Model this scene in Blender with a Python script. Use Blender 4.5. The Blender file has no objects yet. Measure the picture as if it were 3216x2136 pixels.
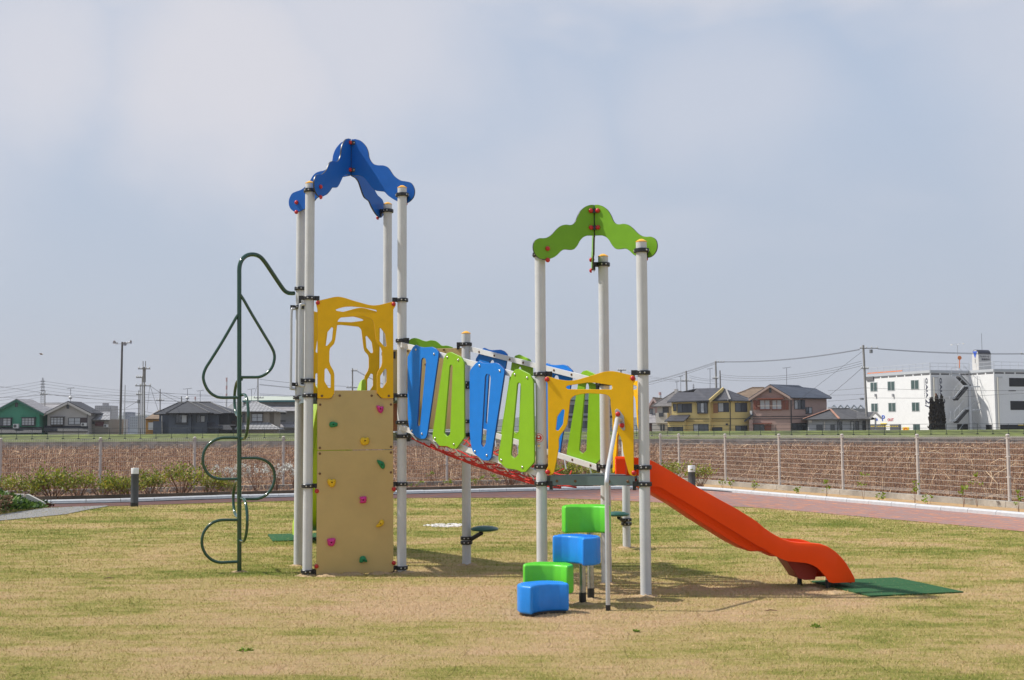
import bpy, math, random
import numpy as np
from mathutils import Vector, Matrix
random.seed(7); rng = np.random.default_rng(7)
SC = bpy.context.scene; COL = SC.collection
# ------------------------------------------------------------------ camera, sky, sun, exposure
F = 3797.6; CX = 1608.0; CY = 1068.0; PITCH = math.atan(284/F); ROLL = .0053; EYE = 1.6
_F = Vector((0, math.cos(PITCH), math.sin(PITCH))); _X = Vector((1, 0, 0)); _U = Vector((0, -math.sin(PITCH), math.cos(PITCH)))
_R = _X*math.cos(ROLL) - _U*math.sin(ROLL); _V = _X*math.sin(ROLL) + _U*math.cos(ROLL)
cam = bpy.data.cameras.new('camera'); cam.sensor_width = 36; cam.lens = F/3216*36; cam.clip_start = .1; cam.clip_end = 9000
co = bpy.data.objects.new('camera', cam); COL.objects.link(co); SC.camera = co
co.matrix_world = Matrix(((_R.x, _V.x, -_F.x, 0), (_R.y, _V.y, -_F.y, 0), (_R.z, _V.z, -_F.z, EYE), (0, 0, 0, 1)))
SUN_EL = math.radians(52); SUN_AZ = math.radians(4.5)
S = Vector((-math.cos(SUN_EL)*math.cos(SUN_AZ), math.cos(SUN_EL)*math.sin(SUN_AZ), math.sin(SUN_EL)))
sl = bpy.data.lights.new('sun', 'SUN'); sl.energy = 3.9; sl.angle = math.radians(.9); sl.color = (1, .95, .87)
so = bpy.data.objects.new('sun', sl); COL.objects.link(so); so.rotation_euler = S.to_track_quat('Z', 'Y').to_euler(); so.location = (-30, 5, 40)
SC.view_settings.view_transform = 'Standard'; SC.view_settings.look = 'None'; SC.view_settings.gamma = 1
SC.view_settings.exposure = .34; SC.view_settings.use_curve_mapping = False
W = bpy.data.worlds.new("World"); SC.world = W; W.use_nodes = True
nt = W.node_tree; N = nt.nodes; L = nt.links
for n in list(N): N.remove(n)
out = N.new('ShaderNodeOutputWorld'); bg = N.new('ShaderNodeBackground'); bg.inputs[1].default_value = .1; L.new(bg.outputs[0], out.inputs[0])
sky = N.new('ShaderNodeTexSky'); sky.sky_type = 'NISHITA'; sky.sun_disc = False; sky.sun_elevation = SUN_EL
sky.sun_rotation = math.atan2(S.x, S.y); sky.air_density = 1; sky.dust_density = 2
tc = N.new('ShaderNodeTexCoord'); sep = N.new('ShaderNodeSeparateXYZ'); L.new(tc.outputs['Generated'], sep.inputs[0])
ramp = N.new('ShaderNodeValToRGB'); L.new(sep.outputs[2], ramp.inputs[0])
cr = ramp.color_ramp; cr.elements[0].position = 0; cr.elements[0].color = (.395, .41, .462, 1); cr.elements[1].position = .9; cr.elements[1].color = (.30, .39, .57, 1)
e = cr.elements.new(.1); e.color = (.39, .435, .515, 1); e = cr.elements.new(.25); e.color = (.385, .45, .56, 1)
vm = N.new('ShaderNodeVectorMath'); vm.operation = 'SCALE'; vm.inputs[3].default_value = 10; L.new(ramp.outputs[0], vm.inputs[0])
m1 = N.new('ShaderNodeMix'); m1.data_type = 'RGBA'; m1.inputs[0].default_value = .93; L.new(sky.outputs[0], m1.inputs[6]); L.new(vm.outputs[0], m1.inputs[7])
mp = N.new('ShaderNodeMapping'); mp.inputs['Scale'].default_value = (1, .8, 2.2); mp.inputs['Location'].default_value = (.62, .3, .35); L.new(tc.outputs['Generated'], mp.inputs[0])
nz = N.new('ShaderNodeTexNoise'); nz.inputs['Scale'].default_value = 2.6; nz.inputs['Detail'].default_value = 5; nz.inputs['Roughness'].default_value = .48; nz.inputs['Distortion'].default_value = .25
L.new(mp.outputs[0], nz.inputs['Vector'])
mr = N.new('ShaderNodeMapRange'); mr.inputs[1].default_value = .42; mr.inputs[2].default_value = .64; mr.interpolation_type = 'SMOOTHSTEP'; L.new(nz.outputs[0], mr.inputs[0])
hz = N.new('ShaderNodeMapRange'); hz.inputs[1].default_value = .1; hz.inputs[2].default_value = .3; hz.inputs[4].default_value = .85; L.new(sep.outputs[2], hz.inputs[0])
mu = N.new('ShaderNodeMath'); mu.operation = 'MULTIPLY'; L.new(mr.outputs[0], mu.inputs[0]); L.new(hz.outputs[0], mu.inputs[1])
acc = mu.outputs[0]
def blob(u, v, rad, amp):
    global acc
    d = (_F*F+_R*(u-CX)+_V*(CY-v)).normalized(); a_ = N.new('ShaderNodeVectorMath'); a_.operation = 'ADD'; L.new(tc.outputs['Generated'], a_.inputs[0])
    w_ = N.new('ShaderNodeVectorMath'); w_.operation = 'SCALE'; w_.inputs[3].default_value = .16; nn2 = N.new('ShaderNodeTexNoise'); nn2.inputs['Scale'].default_value = 6; nn2.inputs['Detail'].default_value = 5; L.new(tc.outputs['Generated'], nn2.inputs['Vector']); L.new(nn2.outputs[1], w_.inputs[0]); L.new(w_.outputs[0], a_.inputs[1])
    ds = N.new('ShaderNodeVectorMath'); ds.operation = 'DISTANCE'; L.new(a_.outputs[0], ds.inputs[0]); ds.inputs[1].default_value = (d.x+.08, d.y+.08, d.z+.08)
    m_ = N.new('ShaderNodeMapRange'); m_.interpolation_type = 'SMOOTHSTEP'; m_.inputs[1].default_value = rad; m_.inputs[2].default_value = rad*.15; m_.inputs[4].default_value = amp; L.new(ds.outputs[1], m_.inputs[0])
    mx_ = N.new('ShaderNodeMath'); mx_.operation = 'MAXIMUM'; L.new(acc, mx_.inputs[0]); L.new(m_.outputs[0], mx_.inputs[1]); acc = mx_.outputs[0]
blob(760, 180, .17, .95); blob(1150, 60, .16, .75); blob(150, 150, .12, .8); blob(700, 420, .1, .7); blob(2250, 320, .13, .4); blob(1700, 430, .1, .35); blob(-700, 200, .25, .8); blob(3600, 100, .2, .6)
m2 = N.new('ShaderNodeMix'); m2.data_type = 'RGBA'; m2.inputs[7].default_value = (5.5, 5.5, 5.95, 1); L.new(acc, m2.inputs[0]); L.new(m1.outputs[2], m2.inputs[6])
L.new(m2.outputs[2], bg.inputs[0])
SC.cycles.max_bounces = 6; SC.cycles.volume_bounces = 0; SC.cycles.caustics_reflective = False; SC.cycles.caustics_refractive = False

# ------------------------------------------------------------------ pixel helpers (used only to measure real positions)
def ray(u, v): return _F*F + _R*(u-CX) + _V*(CY-v)
def at(u, v, Y):
    d = ray(u, v); t = Y/d.y; return Vector((d.x*t, Y, EYE + d.z*t))
def gnd(u, v, z=0):
    d = ray(u, v); t = (z-EYE)/d.z; return Vector((d.x*t, d.y*t, z))
def crop(x0, y0, k): return lambda x, y: (x0 + x/k, y0 + y/k)
class Plane:
    def __init__(s, P, Q, off=0):
        s.P = Vector((P[0], P[1], 0)); d = Vector((Q[0]-P[0], Q[1]-P[1], 0)); s.len = d.length; s.d = d.normalized()
        s.n = Vector((s.d.y, -s.d.x, 0)); s.P = s.P + s.n*off
    def px(s, u, v):
        d = ray(u, v); o = Vector((0, 0, EYE)); t = (s.P-o).dot(s.n)/d.dot(s.n); X = o + d*t
        return ((X-s.P).dot(s.d), X.z)
    def loc(s, a, z, off=0): return s.P + s.d*a + Vector((0, 0, z)) + s.n*off
    def mat(s, off=0):
        p = s.P + s.n*off
        return Matrix(((s.d.x, 0, s.n.x, p.x), (s.d.y, 0, s.n.y, p.y), (0, 1, 0, 0), (0, 0, 0, 1)))

# ------------------------------------------------------------------ materials
MATS = {}
def mat(name, rgb, rough=.5, metal=0, var=0, vs=4, bump=0, bs=60, spec=.5, dirt=None, coat=0):
    if name in MATS: return MATS[name]
    m = bpy.data.materials.new(name); m.use_nodes = True; t = m.node_tree; b = t.nodes['Principled BSDF']
    b.inputs['Base Color'].default_value = (*rgb, 1); b.inputs['Roughness'].default_value = rough; b.inputs['Metallic'].default_value = metal
    b.inputs['Specular IOR Level'].default_value = spec; b.inputs['Coat Weight'].default_value = coat; b.inputs['Coat Roughness'].default_value = .15
    c = t.nodes.new('ShaderNodeTexCoord')
    if var:
        n = t.nodes.new('ShaderNodeTexNoise'); n.inputs['Scale'].default_value = vs; n.inputs['Detail'].default_value = 6; n.inputs['Roughness'].default_value = .65
        t.links.new(c.outputs['Object'], n.inputs['Vector'])
        x = t.nodes.new('ShaderNodeMix'); x.data_type = 'RGBA'
        x.inputs[6].default_value = (*[k*(1-var) for k in rgb], 1); x.inputs[7].default_value = (*[min(1, k*(1+var)) for k in rgb], 1)
        r = t.nodes.new('ShaderNodeMapRange'); r.inputs[1].default_value = .3; r.inputs[2].default_value = .7; t.links.new(n.outputs[0], r.inputs[0])
        t.links.new(r.outputs[0], x.inputs[0]); t.links.new(x.outputs[2], b.inputs['Base Color'])
        r2 = t.nodes.new('ShaderNodeMapRange'); r2.inputs[3].default_value = rough*.8; r2.inputs[4].default_value = min(1, rough*1.25); t.links.new(n.outputs[0], r2.inputs[0]); t.links.new(r2.outputs[0], b.inputs['Roughness'])
    if bump:
        n = t.nodes.new('ShaderNodeTexNoise'); n.inputs['Scale'].default_value = bs; n.inputs['Detail'].default_value = 4; t.links.new(c.outputs['Object'], n.inputs['Vector'])
        k = t.nodes.new('ShaderNodeBump'); k.inputs['Strength'].default_value = bump; k.inputs['Distance'].default_value = .02; t.links.new(n.outputs[0], k.inputs['Height']); t.links.new(k.outputs[0], b.inputs['Normal'])
    MATS[name] = m; return m
def glass(name, rgb=(.03, .035, .04)): return mat(name, rgb, .12, spec=.8)
YEL = mat('yellow_board', (.84, .47, .003), .45, var=.05, vs=9, bump=.06, bs=220, spec=.28)
YED = mat('yellow_board_edge', (.66, .31, .008), .5)
BLU = mat('blue_board', (.007, .11, .46), .45, var=.06, vs=9, bump=.06, bs=220, spec=.28)
BLB = mat('bright_blue_board', (.010, .185, .62), .42, var=.05, vs=9, bump=.06, bs=220, spec=.28)
CORE = mat('dark_board_core', (.03, .03, .032), .35)
BED = mat('blue_board_edge', (.01, .07, .3), .3)
GRN = mat('green_board', (.17, .38, .018), .42, var=.05, vs=9, bump=.06, bs=220, spec=.28)
LIM = mat('lime_board', (.22, .43, .015), .4, var=.05, vs=9, bump=.06, bs=220, spec=.28)
GED = mat('lime_board_edge', (.2, .4, .02), .4)
TAN = mat('tan_board', (.54, .39, .155), .5, var=.09, vs=1.7, bump=.12, bs=320)
TED = mat('tan_board_edge', (.3, .2, .09), .5)
PST = mat('painted_post', (.56, .57, .58), .5, var=.08, vs=3, bump=.03, bs=150)
BLK = mat('black_clamp', (.018, .018, .02), .35, bump=.1, bs=120)
SIL = mat('steel', (.62, .6, .57), .28, metal=.9)
GAL = mat('galvanised_tube', (.55, .56, .57), .35, metal=.35, var=.08, vs=6)
RAIL = mat('white_rail', (.66, .66, .65), .35, var=.04, vs=6)
REDK = mat('red_cap', (.5, .02, .02), .3)
CAPY = mat('yellow_cap', (.85, .42, .04), .45)
ORG = mat('orange_slide_plastic', (.92, .07, .001), .42, var=.06, vs=2, spec=.22)
LSL = mat('lime_slide_plastic', (.42, .62, .02), .32, var=.05, vs=2)
PBL = mat('blue_pod_plastic', (.014, .235, .74), .38, var=.1, vs=5, bump=.05, bs=90)
PGR = mat('green_pod_plastic', (.12, .60, .035), .38, var=.1, vs=5, bump=.05, bs=90)
DGR = mat('dark_green_paint', (.008, .055, .028), .18, coat=.6)
DSC = mat('dark_green_rubber', (.012, .085, .06), .35, bump=.2, bs=80)
DECK = mat('grey_deck', (.135, .175, .185), .5, var=.1, vs=6)
ROPE = mat('red_rope', (.62, .02, .012), .55, bump=.6, bs=260)
RRED = mat('dark_red_board', (.33, .03, .02), .5)
RUB = mat('green_rubber_mat', (.032, .105, .042), .9, spec=.15, var=.18, vs=40, bump=.5, bs=200)
CON = mat('concrete', (.42, .41, .385), .85, var=.16, vs=3, bump=.4, bs=40)
KRB = mat('kerb_concrete', (.5, .51, .52), .8, var=.12, vs=5, bump=.3, bs=60)
OLDC = mat('old_concrete', (.34, .31, .265), .9, var=.45, vs=1.2, bump=.6, bs=12)
ASP = mat('grey_asphalt', (.235, .23, .225), .9, var=.28, vs=14, bump=.7, bs=90)
SOIL = mat('sandy_soil', (.42, .27, .13), .95, var=.25, vs=5, bump=.8, bs=50)
MUD = mat('field_mud', (.16, .095, .062), .95, var=.4, vs=1.5, bump=.8, bs=6)
FPO = mat('fence_post_paint', (.50, .455, .42), .5, var=.08, vs=5)
FWI = mat('fence_wire', (.5, .47, .44), .45)
BOL = mat('charcoal_bollard', (.055, .056, .056), .45, var=.12, vs=8)
LENS = mat('frosted_lens', (.75, .75, .74), .3)
WIRE = mat('overhead_wire', (.10, .10, .11), .7)
POLC = mat('concrete_pole', (.27, .26, .245), .8, var=.15, vs=2)
PEB = mat('pale_pebble', (.62, .59, .55), .8, var=.25, vs=8)
STRAW = (.36, .21, .125)

def attr_mat(name, cols, rough=.8, attr='tone', trans=0):
    m = bpy.data.materials.new(name); m.use_nodes = True; t = m.node_tree; b = t.nodes['Principled BSDF']; b.inputs['Roughness'].default_value = rough
    b.inputs['Specular IOR Level'].default_value = .25
    a = t.nodes.new('ShaderNodeAttribute'); a.attribute_name = attr; r = t.nodes.new('ShaderNodeValToRGB'); t.links.new(a.outputs['Fac'], r.inputs[0])
    c = r.color_ramp
    while len(c.elements) < len(cols): c.elements.new(.5)
    for i, k in enumerate(cols): c.elements[i].position = i/(len(cols)-1); c.elements[i].color = (*k, 1)
    t.links.new(r.outputs[0], b.inputs['Base Color'])
    if trans:
        tr = t.nodes.new('ShaderNodeBsdfTranslucent'); t.links.new(r.outputs[0], tr.inputs[0]); mx = t.nodes.new('ShaderNodeMixShader'); mx.inputs[0].default_value = trans
        t.links.new(b.outputs[0], mx.inputs[1]); t.links.new(tr.outputs[0], mx.inputs[2]); t.links.new(mx.outputs[0], t.nodes['Material Output'].inputs[0])
    MATS[name] = m; return m

# lawn colour: one node group shared by turf and blades, real patches of dormant and green sod
g = bpy.data.node_groups.new('turf_colour', 'ShaderNodeTree')
g.interface.new_socket('Vector', in_out='INPUT', socket_type='NodeSocketVector'); g.interface.new_socket('Jitter', in_out='INPUT', socket_type='NodeSocketFloat')
g.interface.new_socket('Color', in_out='OUTPUT', socket_type='NodeSocketColor'); g.interface.new_socket('Seam', in_out='OUTPUT', socket_type='NodeSocketFloat')
gi = g.nodes.new('NodeGroupInput'); go = g.nodes.new('NodeGroupOutput'); gl = g.links
def gn(scale, det, rough, vec=None, sc3=None):
    m = g.nodes.new('ShaderNodeMapping'); gl.new(gi.outputs[0], m.inputs[0])
    if sc3: m.inputs['Scale'].default_value = sc3
    m.inputs['Rotation'].default_value = (0, 0, .12)
    n = g.nodes.new('ShaderNodeTexNoise'); n.noise_dimensions = '2D'; n.inputs['Scale'].default_value = scale; n.inputs['Detail'].default_value = det; n.inputs['Roughness'].default_value = rough
    gl.new(m.outputs[0], n.inputs['Vector']); return n.outputs[0], m
def gm(op, a, b):
    n = g.nodes.new('ShaderNodeMath'); n.operation = op
    for i, x in enumerate((a, b)):
        if isinstance(x, (int, float)): n.inputs[i].default_value = x
        else: gl.new(x, n.inputs[i])
    return n.outputs[0]
big, mpn = gn(.55, 3, .6, sc3=(.8, 1.3, 1)); mid, _ = gn(2.6, 4, .65, sc3=(.7, 1.5, 1)); fine, _ = gn(26, 3, .7)
br = g.nodes.new('ShaderNodeTexBrick'); br.inputs['Scale'].default_value = 1; br.inputs['Brick Width'].default_value = 1.15; br.inputs['Row Height'].default_value = .38
br.inputs['Mortar Size'].default_value = .008; br.inputs['Mortar Smooth'].default_value = .6; br.inputs['Color1'].default_value = (0, 0, 0, 1); br.inputs['Color2'].default_value = (1, 1, 1, 1); br.inputs['Mortar'].default_value = (.5, .5, .5, 1)
wp = g.nodes.new('ShaderNodeTexNoise'); wp.inputs['Scale'].default_value = 1.4; gl.new(mpn.outputs[0], wp.inputs['Vector'])
va = g.nodes.new('ShaderNodeVectorMath'); va.operation = 'MULTIPLY_ADD'; gl.new(wp.outputs[1], va.inputs[0]); va.inputs[1].default_value = (.16, .12, 0)
mpb = g.nodes.new('ShaderNodeMapping'); mpb.inputs['Rotation'].default_value = (0, 0, .1); gl.new(gi.outputs[0], mpb.inputs[0]); gl.new(mpb.outputs[0], va.inputs[2]); gl.new(va.outputs[0], br.inputs['Vector'])
sx = g.nodes.new('ShaderNodeSeparateColor'); gl.new(br.outputs[0], sx.inputs[0])
spx = g.nodes.new('ShaderNodeSeparateXYZ'); gl.new(gi.outputs[0], spx.inputs[0])
far = g.nodes.new('ShaderNodeMapRange'); far.inputs[1].default_value = 9; far.inputs[2].default_value = 19; far.inputs[3].default_value = -.035; far.inputs[4].default_value = .075; gl.new(spx.outputs[1], far.inputs[0])
# worn strip around the play structure: dormant, sandy
wx = gm('MULTIPLY', gm('SUBTRACT', spx.outputs[0], .2), .28); wy = gm('MULTIPLY', gm('SUBTRACT', spx.outputs[1], 11.9), .62)
dd = gm('SQRT', gm('ADD', gm('MULTIPLY', wx, wx), gm('MULTIPLY', wy, wy)), 0)
worn = g.nodes.new('ShaderNodeMapRange'); worn.inputs[1].default_value = .3; worn.inputs[2].default_value = 1.35; worn.inputs[3].default_value = .21; worn.inputs[4].default_value = 0; gl.new(dd, worn.inputs[0])
s = gm('ADD', gm('MULTIPLY', big, .75), gm('MULTIPLY', mid, .55)); s = gm('ADD', s, gm('MULTIPLY', fine, .22)); s = gm('ADD', s, gm('MULTIPLY', sx.outputs[0], .085))
s = gm('ADD', s, far.outputs[0]); s = gm('SUBTRACT', s, worn.outputs[0]); s = gm('ADD', s, gi.outputs[1])
rp = g.nodes.new('ShaderNodeValToRGB'); gl.new(gm('MULTIPLY', gm('SUBTRACT', s, .50), 1.75), rp.inputs[0])
c = rp.color_ramp; c.elements[0].position = .10; c.elements[0].color = (.61, .42, .245, 1); c.elements[1].position = .98; c.elements[1].color = (.17, .21, .035, 1)
for p, k in ((.30, (.55, .405, .20)), (.50, (.49, .385, .155)), (.67, (.365, .33, .095))): e = c.elements.new(p); e.color = (*k, 1)
gl.new(rp.outputs[0], go.inputs[0])
gl.new(br.outputs[1], go.inputs[1])
def turf(name, blades):
    m = bpy.data.materials.new(name); m.use_nodes = True; t = m.node_tree; b = t.nodes['Principled BSDF']; b.inputs['Roughness'].default_value = .9; b.inputs['Specular IOR Level'].default_value = .1
    c = t.nodes.new('ShaderNodeTexCoord'); q = t.nodes.new('ShaderNodeGroup'); q.node_tree = g; t.links.new(c.outputs['Object'], q.inputs[0])
    if blades:
        a = t.nodes.new('ShaderNodeAttribute'); a.attribute_name = 'tone'; t.links.new(a.outputs['Fac'], q.inputs[1])
        t.links.new(q.outputs[0], b.inputs['Base Color'])
    else:
        n = t.nodes.new('ShaderNodeTexNoise'); n.inputs['Scale'].default_value = 55; n.inputs['Detail'].default_value = 5; n.inputs['Roughness'].default_value = .75; t.links.new(c.outputs['Object'], n.inputs['Vector'])
        r = t.nodes.new('ShaderNodeMapRange'); r.inputs[1].default_value = .3; r.inputs[2].default_value = .75; r.inputs[3].default_value = .68; r.inputs[4].default_value = 1.12; t.links.new(n.outputs[0], r.inputs[0])
        sm = t.nodes.new('ShaderNodeMath'); sm.operation = 'MULTIPLY_ADD'; t.links.new(q.outputs[1], sm.inputs[0]); sm.inputs[1].default_value = -.25; t.links.new(r.outputs[0], sm.inputs[2])
        x = t.nodes.new('ShaderNodeVectorMath'); x.operation = 'SCALE'; t.links.new(q.outputs[0], x.inputs[0]); t.links.new(sm.outputs[0], x.inputs[3]); t.links.new(x.outputs[0], b.inputs['Base Color'])
        k = t.nodes.new('ShaderNodeBump'); k.inputs['Strength'].default_value = .9; k.inputs['Distance'].default_value = .03; t.links.new(n.outputs[0], k.inputs['Height']); t.links.new(k.outputs[0], b.inputs['Normal'])
    MATS[name] = m; return m
TURF = turf('turf', False); BLADE = turf('turf_blades', True)

def roofmat(name, rgb, course=.5, rib=0, var=.25):
    m = bpy.data.materials.new(name); m.use_nodes = True; t = m.node_tree; b = t.nodes['Principled BSDF']; b.inputs['Roughness'].default_value = .55
    c = t.nodes.new('ShaderNodeTexCoord'); s = t.nodes.new('ShaderNodeSeparateXYZ'); t.links.new(c.outputs['Object'], s.inputs[0])
    def tri(sock, per):
        a = t.nodes.new('ShaderNodeMath'); a.operation = 'DIVIDE'; t.links.new(sock, a.inputs[0]); a.inputs[1].default_value = per
        f = t.nodes.new('ShaderNodeMath'); f.operation = 'FRACT'; t.links.new(a.outputs[0], f.inputs[0]); return f.outputs[0]
    h = tri(s.outputs[2], course*.5)
    if rib:
        r = tri(s.outputs[0], rib); q = t.nodes.new('ShaderNodeMath'); q.operation = 'MULTIPLY'; t.links.new(r, q.inputs[0]); t.links.new(h, q.inputs[1]); h = q.outputs[0]
    n = t.nodes.new('ShaderNodeTexNoise'); n.inputs['Scale'].default_value = 1.5; n.inputs['Detail'].default_value = 6; t.links.new(c.outputs['Object'], n.inputs['Vector'])
    r = t.nodes.new('ShaderNodeMapRange'); t.links.new(h, r.inputs[0]); r.inputs[2].default_value = .35; r.inputs[3].default_value = .2 if not rib else .6; r.inputs[4].default_value = 1.3
    r2 = t.nodes.new('ShaderNodeMapRange'); t.links.new(n.outputs[0], r2.inputs[0]); r2.inputs[3].default_value = 1-var*2; r2.inputs[4].default_value = 1+var*2
    q = t.nodes.new('ShaderNodeMath'); q.operation = 'MULTIPLY'; t.links.new(r.outputs[0], q.inputs[0]); t.links.new(r2.outputs[0], q.inputs[1])
    x = t.nodes.new('ShaderNodeVectorMath'); x.operation = 'SCALE'; x.inputs[0].default_value = rgb; t.links.new(q.outputs[0], x.inputs[3]); t.links.new(x.outputs[0], b.inputs['Base Color'])
    k = t.nodes.new('ShaderNodeBump'); k.inputs['Strength'].default_value = .6; k.inputs['Distance'].default_value = .05; t.links.new(h, k.inputs['Height']); t.links.new(k.outputs[0], b.inputs['Normal'])
    MATS[name] = m; return m
# ------------------------------------------------------------------ objects
WM = {}
def link(o, parent=None, M=None):
    COL.objects.link(o); M = M if M is not None else Matrix.Identity(4); WM[o.name] = M; o['_w'] = 1
    del o['_w']
    if parent is not None:
        o.parent = parent; o.matrix_basis = WM[parent.name].inverted() @ M
    else: o.matrix_basis = M
    return o
def thing(name, label, cat, loc=(0, 0, 0), group=None):
    o = bpy.data.objects.new(name, None); o.empty_display_size = .2; link(o, None, Matrix.Translation(Vector(loc))); o['label'] = label; o['category'] = cat
    if group: o['group'] = group
    return o
def tag(o, label, cat, group=None):
    o['label'] = label; o['category'] = cat
    if group: o['group'] = group
    return o
def kind(o, k): o['kind'] = k; return o
class MB:
    def __init__(s): s.v = []; s.f = []; s.m = []; s.sm = []
    def add(s, vs, fs, mi=0, smooth=False):
        b = len(s.v); s.v += [tuple(x) for x in vs]; s.f += [tuple(b+i for i in f) for f in fs]; s.m += [mi]*len(fs); s.sm += [smooth]*len(fs); return s
    def box(s, a, b, mi=0, M=None):
        x0, y0, z0 = a; x1, y1, z1 = b
        vs = [(x0, y0, z0), (x1, y0, z0), (x1, y1, z0), (x0, y1, z0), (x0, y0, z1), (x1, y0, z1), (x1, y1, z1), (x0, y1, z1)]
        if M is not None: vs = [M @ Vector(q) for q in vs]
        return s.add(vs, [(0, 3, 2, 1), (4, 5, 6, 7), (0, 1, 5, 4), (1, 2, 6, 5), (2, 3, 7, 6), (3, 0, 4, 7)], mi)
    def bar(s, A, B, w, h, mi=0, up=Vector((0, 0, 1))):
        A = Vector(A); B = Vector(B); d = (B-A); l = d.length; d.normalize(); x = d.cross(up)
        if x.length < 1e-4: x = Vector((1, 0, 0))
        x.normalize(); z = x.cross(d)
        M = Matrix(((x.x, d.x, z.x, A.x), (x.y, d.y, z.y, A.y), (x.z, d.z, z.z, A.z), (0, 0, 0, 1)))
        return s.box((-w/2, 0, -h/2), (w/2, l, h/2), mi, M)
    def tube(s, pts, r, seg=10, mi=0, caps=True, close=False):
        P = [Vector(p) for p in pts]; n = len(P); rs = r if isinstance(r, (list, tuple)) else [r]*n
        T = []
        for i in range(n):
            a = P[max(0, i-1)] if not close else P[i-1]; b = P[min(n-1, i+1)] if not close else P[(i+1) % n]; T.append((b-a).normalized())
        u = T[0].orthogonal().normalized(); vs = []
        for i in range(n):
            if i:
                u = u - T[i]*u.dot(T[i])
                u = u.normalized() if u.length > 1e-6 else T[i].orthogonal().normalized()
            w = T[i].cross(u)
            for k in range(seg):
                a = 2*math.pi*k/seg; vs.append(P[i] + (u*math.cos(a) + w*math.sin(a))*rs[i])
        fs = [(i*seg+k, i*seg+(k+1) % seg, (i+1)*seg+(k+1) % seg, (i+1)*seg+k) for i in range(n-1) for k in range(seg)]
        if close: fs += [((n-1)*seg+k, (n-1)*seg+(k+1) % seg, (k+1) % seg, k) for k in range(seg)]
        s.add(vs, fs, mi, True)
        if caps and not close:
            b = len(s.v)-n*seg; s.f += [tuple(b+k for k in reversed(range(seg))), tuple(b+(n-1)*seg+k for k in range(seg))]; s.m += [mi]*2; s.sm += [False]*2
        return s
    def lathe(s, prof, c=(0, 0, 0), seg=20, mi=0, M=None, smooth=True):
        c = Vector(c); vs = []
        for (r, z) in prof:
            for k in range(seg):
                a = 2*math.pi*k/seg; q = Vector((r*math.cos(a), r*math.sin(a), z)); vs.append((M @ q if M is not None else q + c))
        n = len(prof); fs = [(i*seg+k, i*seg+(k+1) % seg, (i+1)*seg+(k+1) % seg, (i+1)*seg+k) for i in range(n-1) for k in range(seg)]
        s.add(vs, fs, mi, smooth); b = len(s.v)-n*seg
        s.f += [tuple(b+k for k in reversed(range(seg))), tuple(b+(n-1)*seg+k for k in range(seg))]; s.m += [mi]*2; s.sm += [False]*2
        return s
    def prism(s, poly, z0, z1, mi=0, M=None):
        n = len(poly); vs = [Vector((x, y, z0)) for x, y in poly] + [Vector((x, y, z1)) for x, y in poly]
        if M is not None: vs = [M @ q for q in vs]
        return s.add(vs, [tuple(reversed(range(n))), tuple(range(n, 2*n))] + [(i, (i+1) % n, n+(i+1) % n, n+i) for i in range(n)], mi)
    def slab(s, pts, t, mi=0):
        P = [Vector(p) for p in pts]; nn = (P[1]-P[0]).cross(P[2]-P[1]).normalized()
        if nn.z < 0: nn = -nn
        n = len(P); vs = P + [p - nn*t for p in P]
        return s.add(vs, [tuple(range(n)), tuple(reversed(range(n, 2*n)))] + [(i, n+i, n+(i+1) % n, (i+1) % n) for i in range(n)], mi)
    def mesh(s, name, mats):
        me = bpy.data.meshes.new(name); me.from_pydata(s.v, [], s.f)
        for m in (mats if isinstance(mats, (list, tuple)) else [mats]): me.materials.append(m)
        me.polygons.foreach_set('material_index', s.m); me.polygons.foreach_set('use_smooth', s.sm); me.update()
        if any(s.sm): me.set_sharp_from_angle(angle=math.radians(38))
        return me
    def build(s, name, mats, parent=None, M=None):
        """vertices are in world space (M None) or in the local space of M"""
        if M is None:
            if len(s.v): c = Vector(np.mean(np.array(s.v), axis=0)); c.z = min(v[2] for v in s.v)
            else: c = Vector((0, 0, 0))
            M = Matrix.Translation(c); s.v = [(v[0]-c.x, v[1]-c.y, v[2]-c.z) for v in s.v]
        return link(bpy.data.objects.new(name, s.mesh(name, mats)), parent, M)
def inst(name, me, parent, M): return link(bpy.data.objects.new(name, me), parent, M)
def arr_obj(name, V, Fc, m, parent=None, tone=None, smooth=False):
    """fast mesh from numpy arrays; Fc is (n,3) or (n,4); tone is per face"""
    me = bpy.data.meshes.new(name); k = Fc.shape[1]; me.vertices.add(len(V)); me.vertices.foreach_set('co', V.astype(np.float32).ravel())
    me.loops.add(Fc.size); me.loops.foreach_set('vertex_index', Fc.astype(np.int32).ravel()); me.polygons.add(len(Fc)); me.polygons.foreach_set('loop_start', np.arange(0, Fc.size, k, dtype=np.int32))
    me.materials.append(m)
    if tone is not None: a = me.attributes.new('tone', 'FLOAT', 'FACE'); a.data.foreach_set('value', tone.astype(np.float32))
    me.update(calc_edges=True); me.validate()
    return link(bpy.data.objects.new(name, me), parent)
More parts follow.
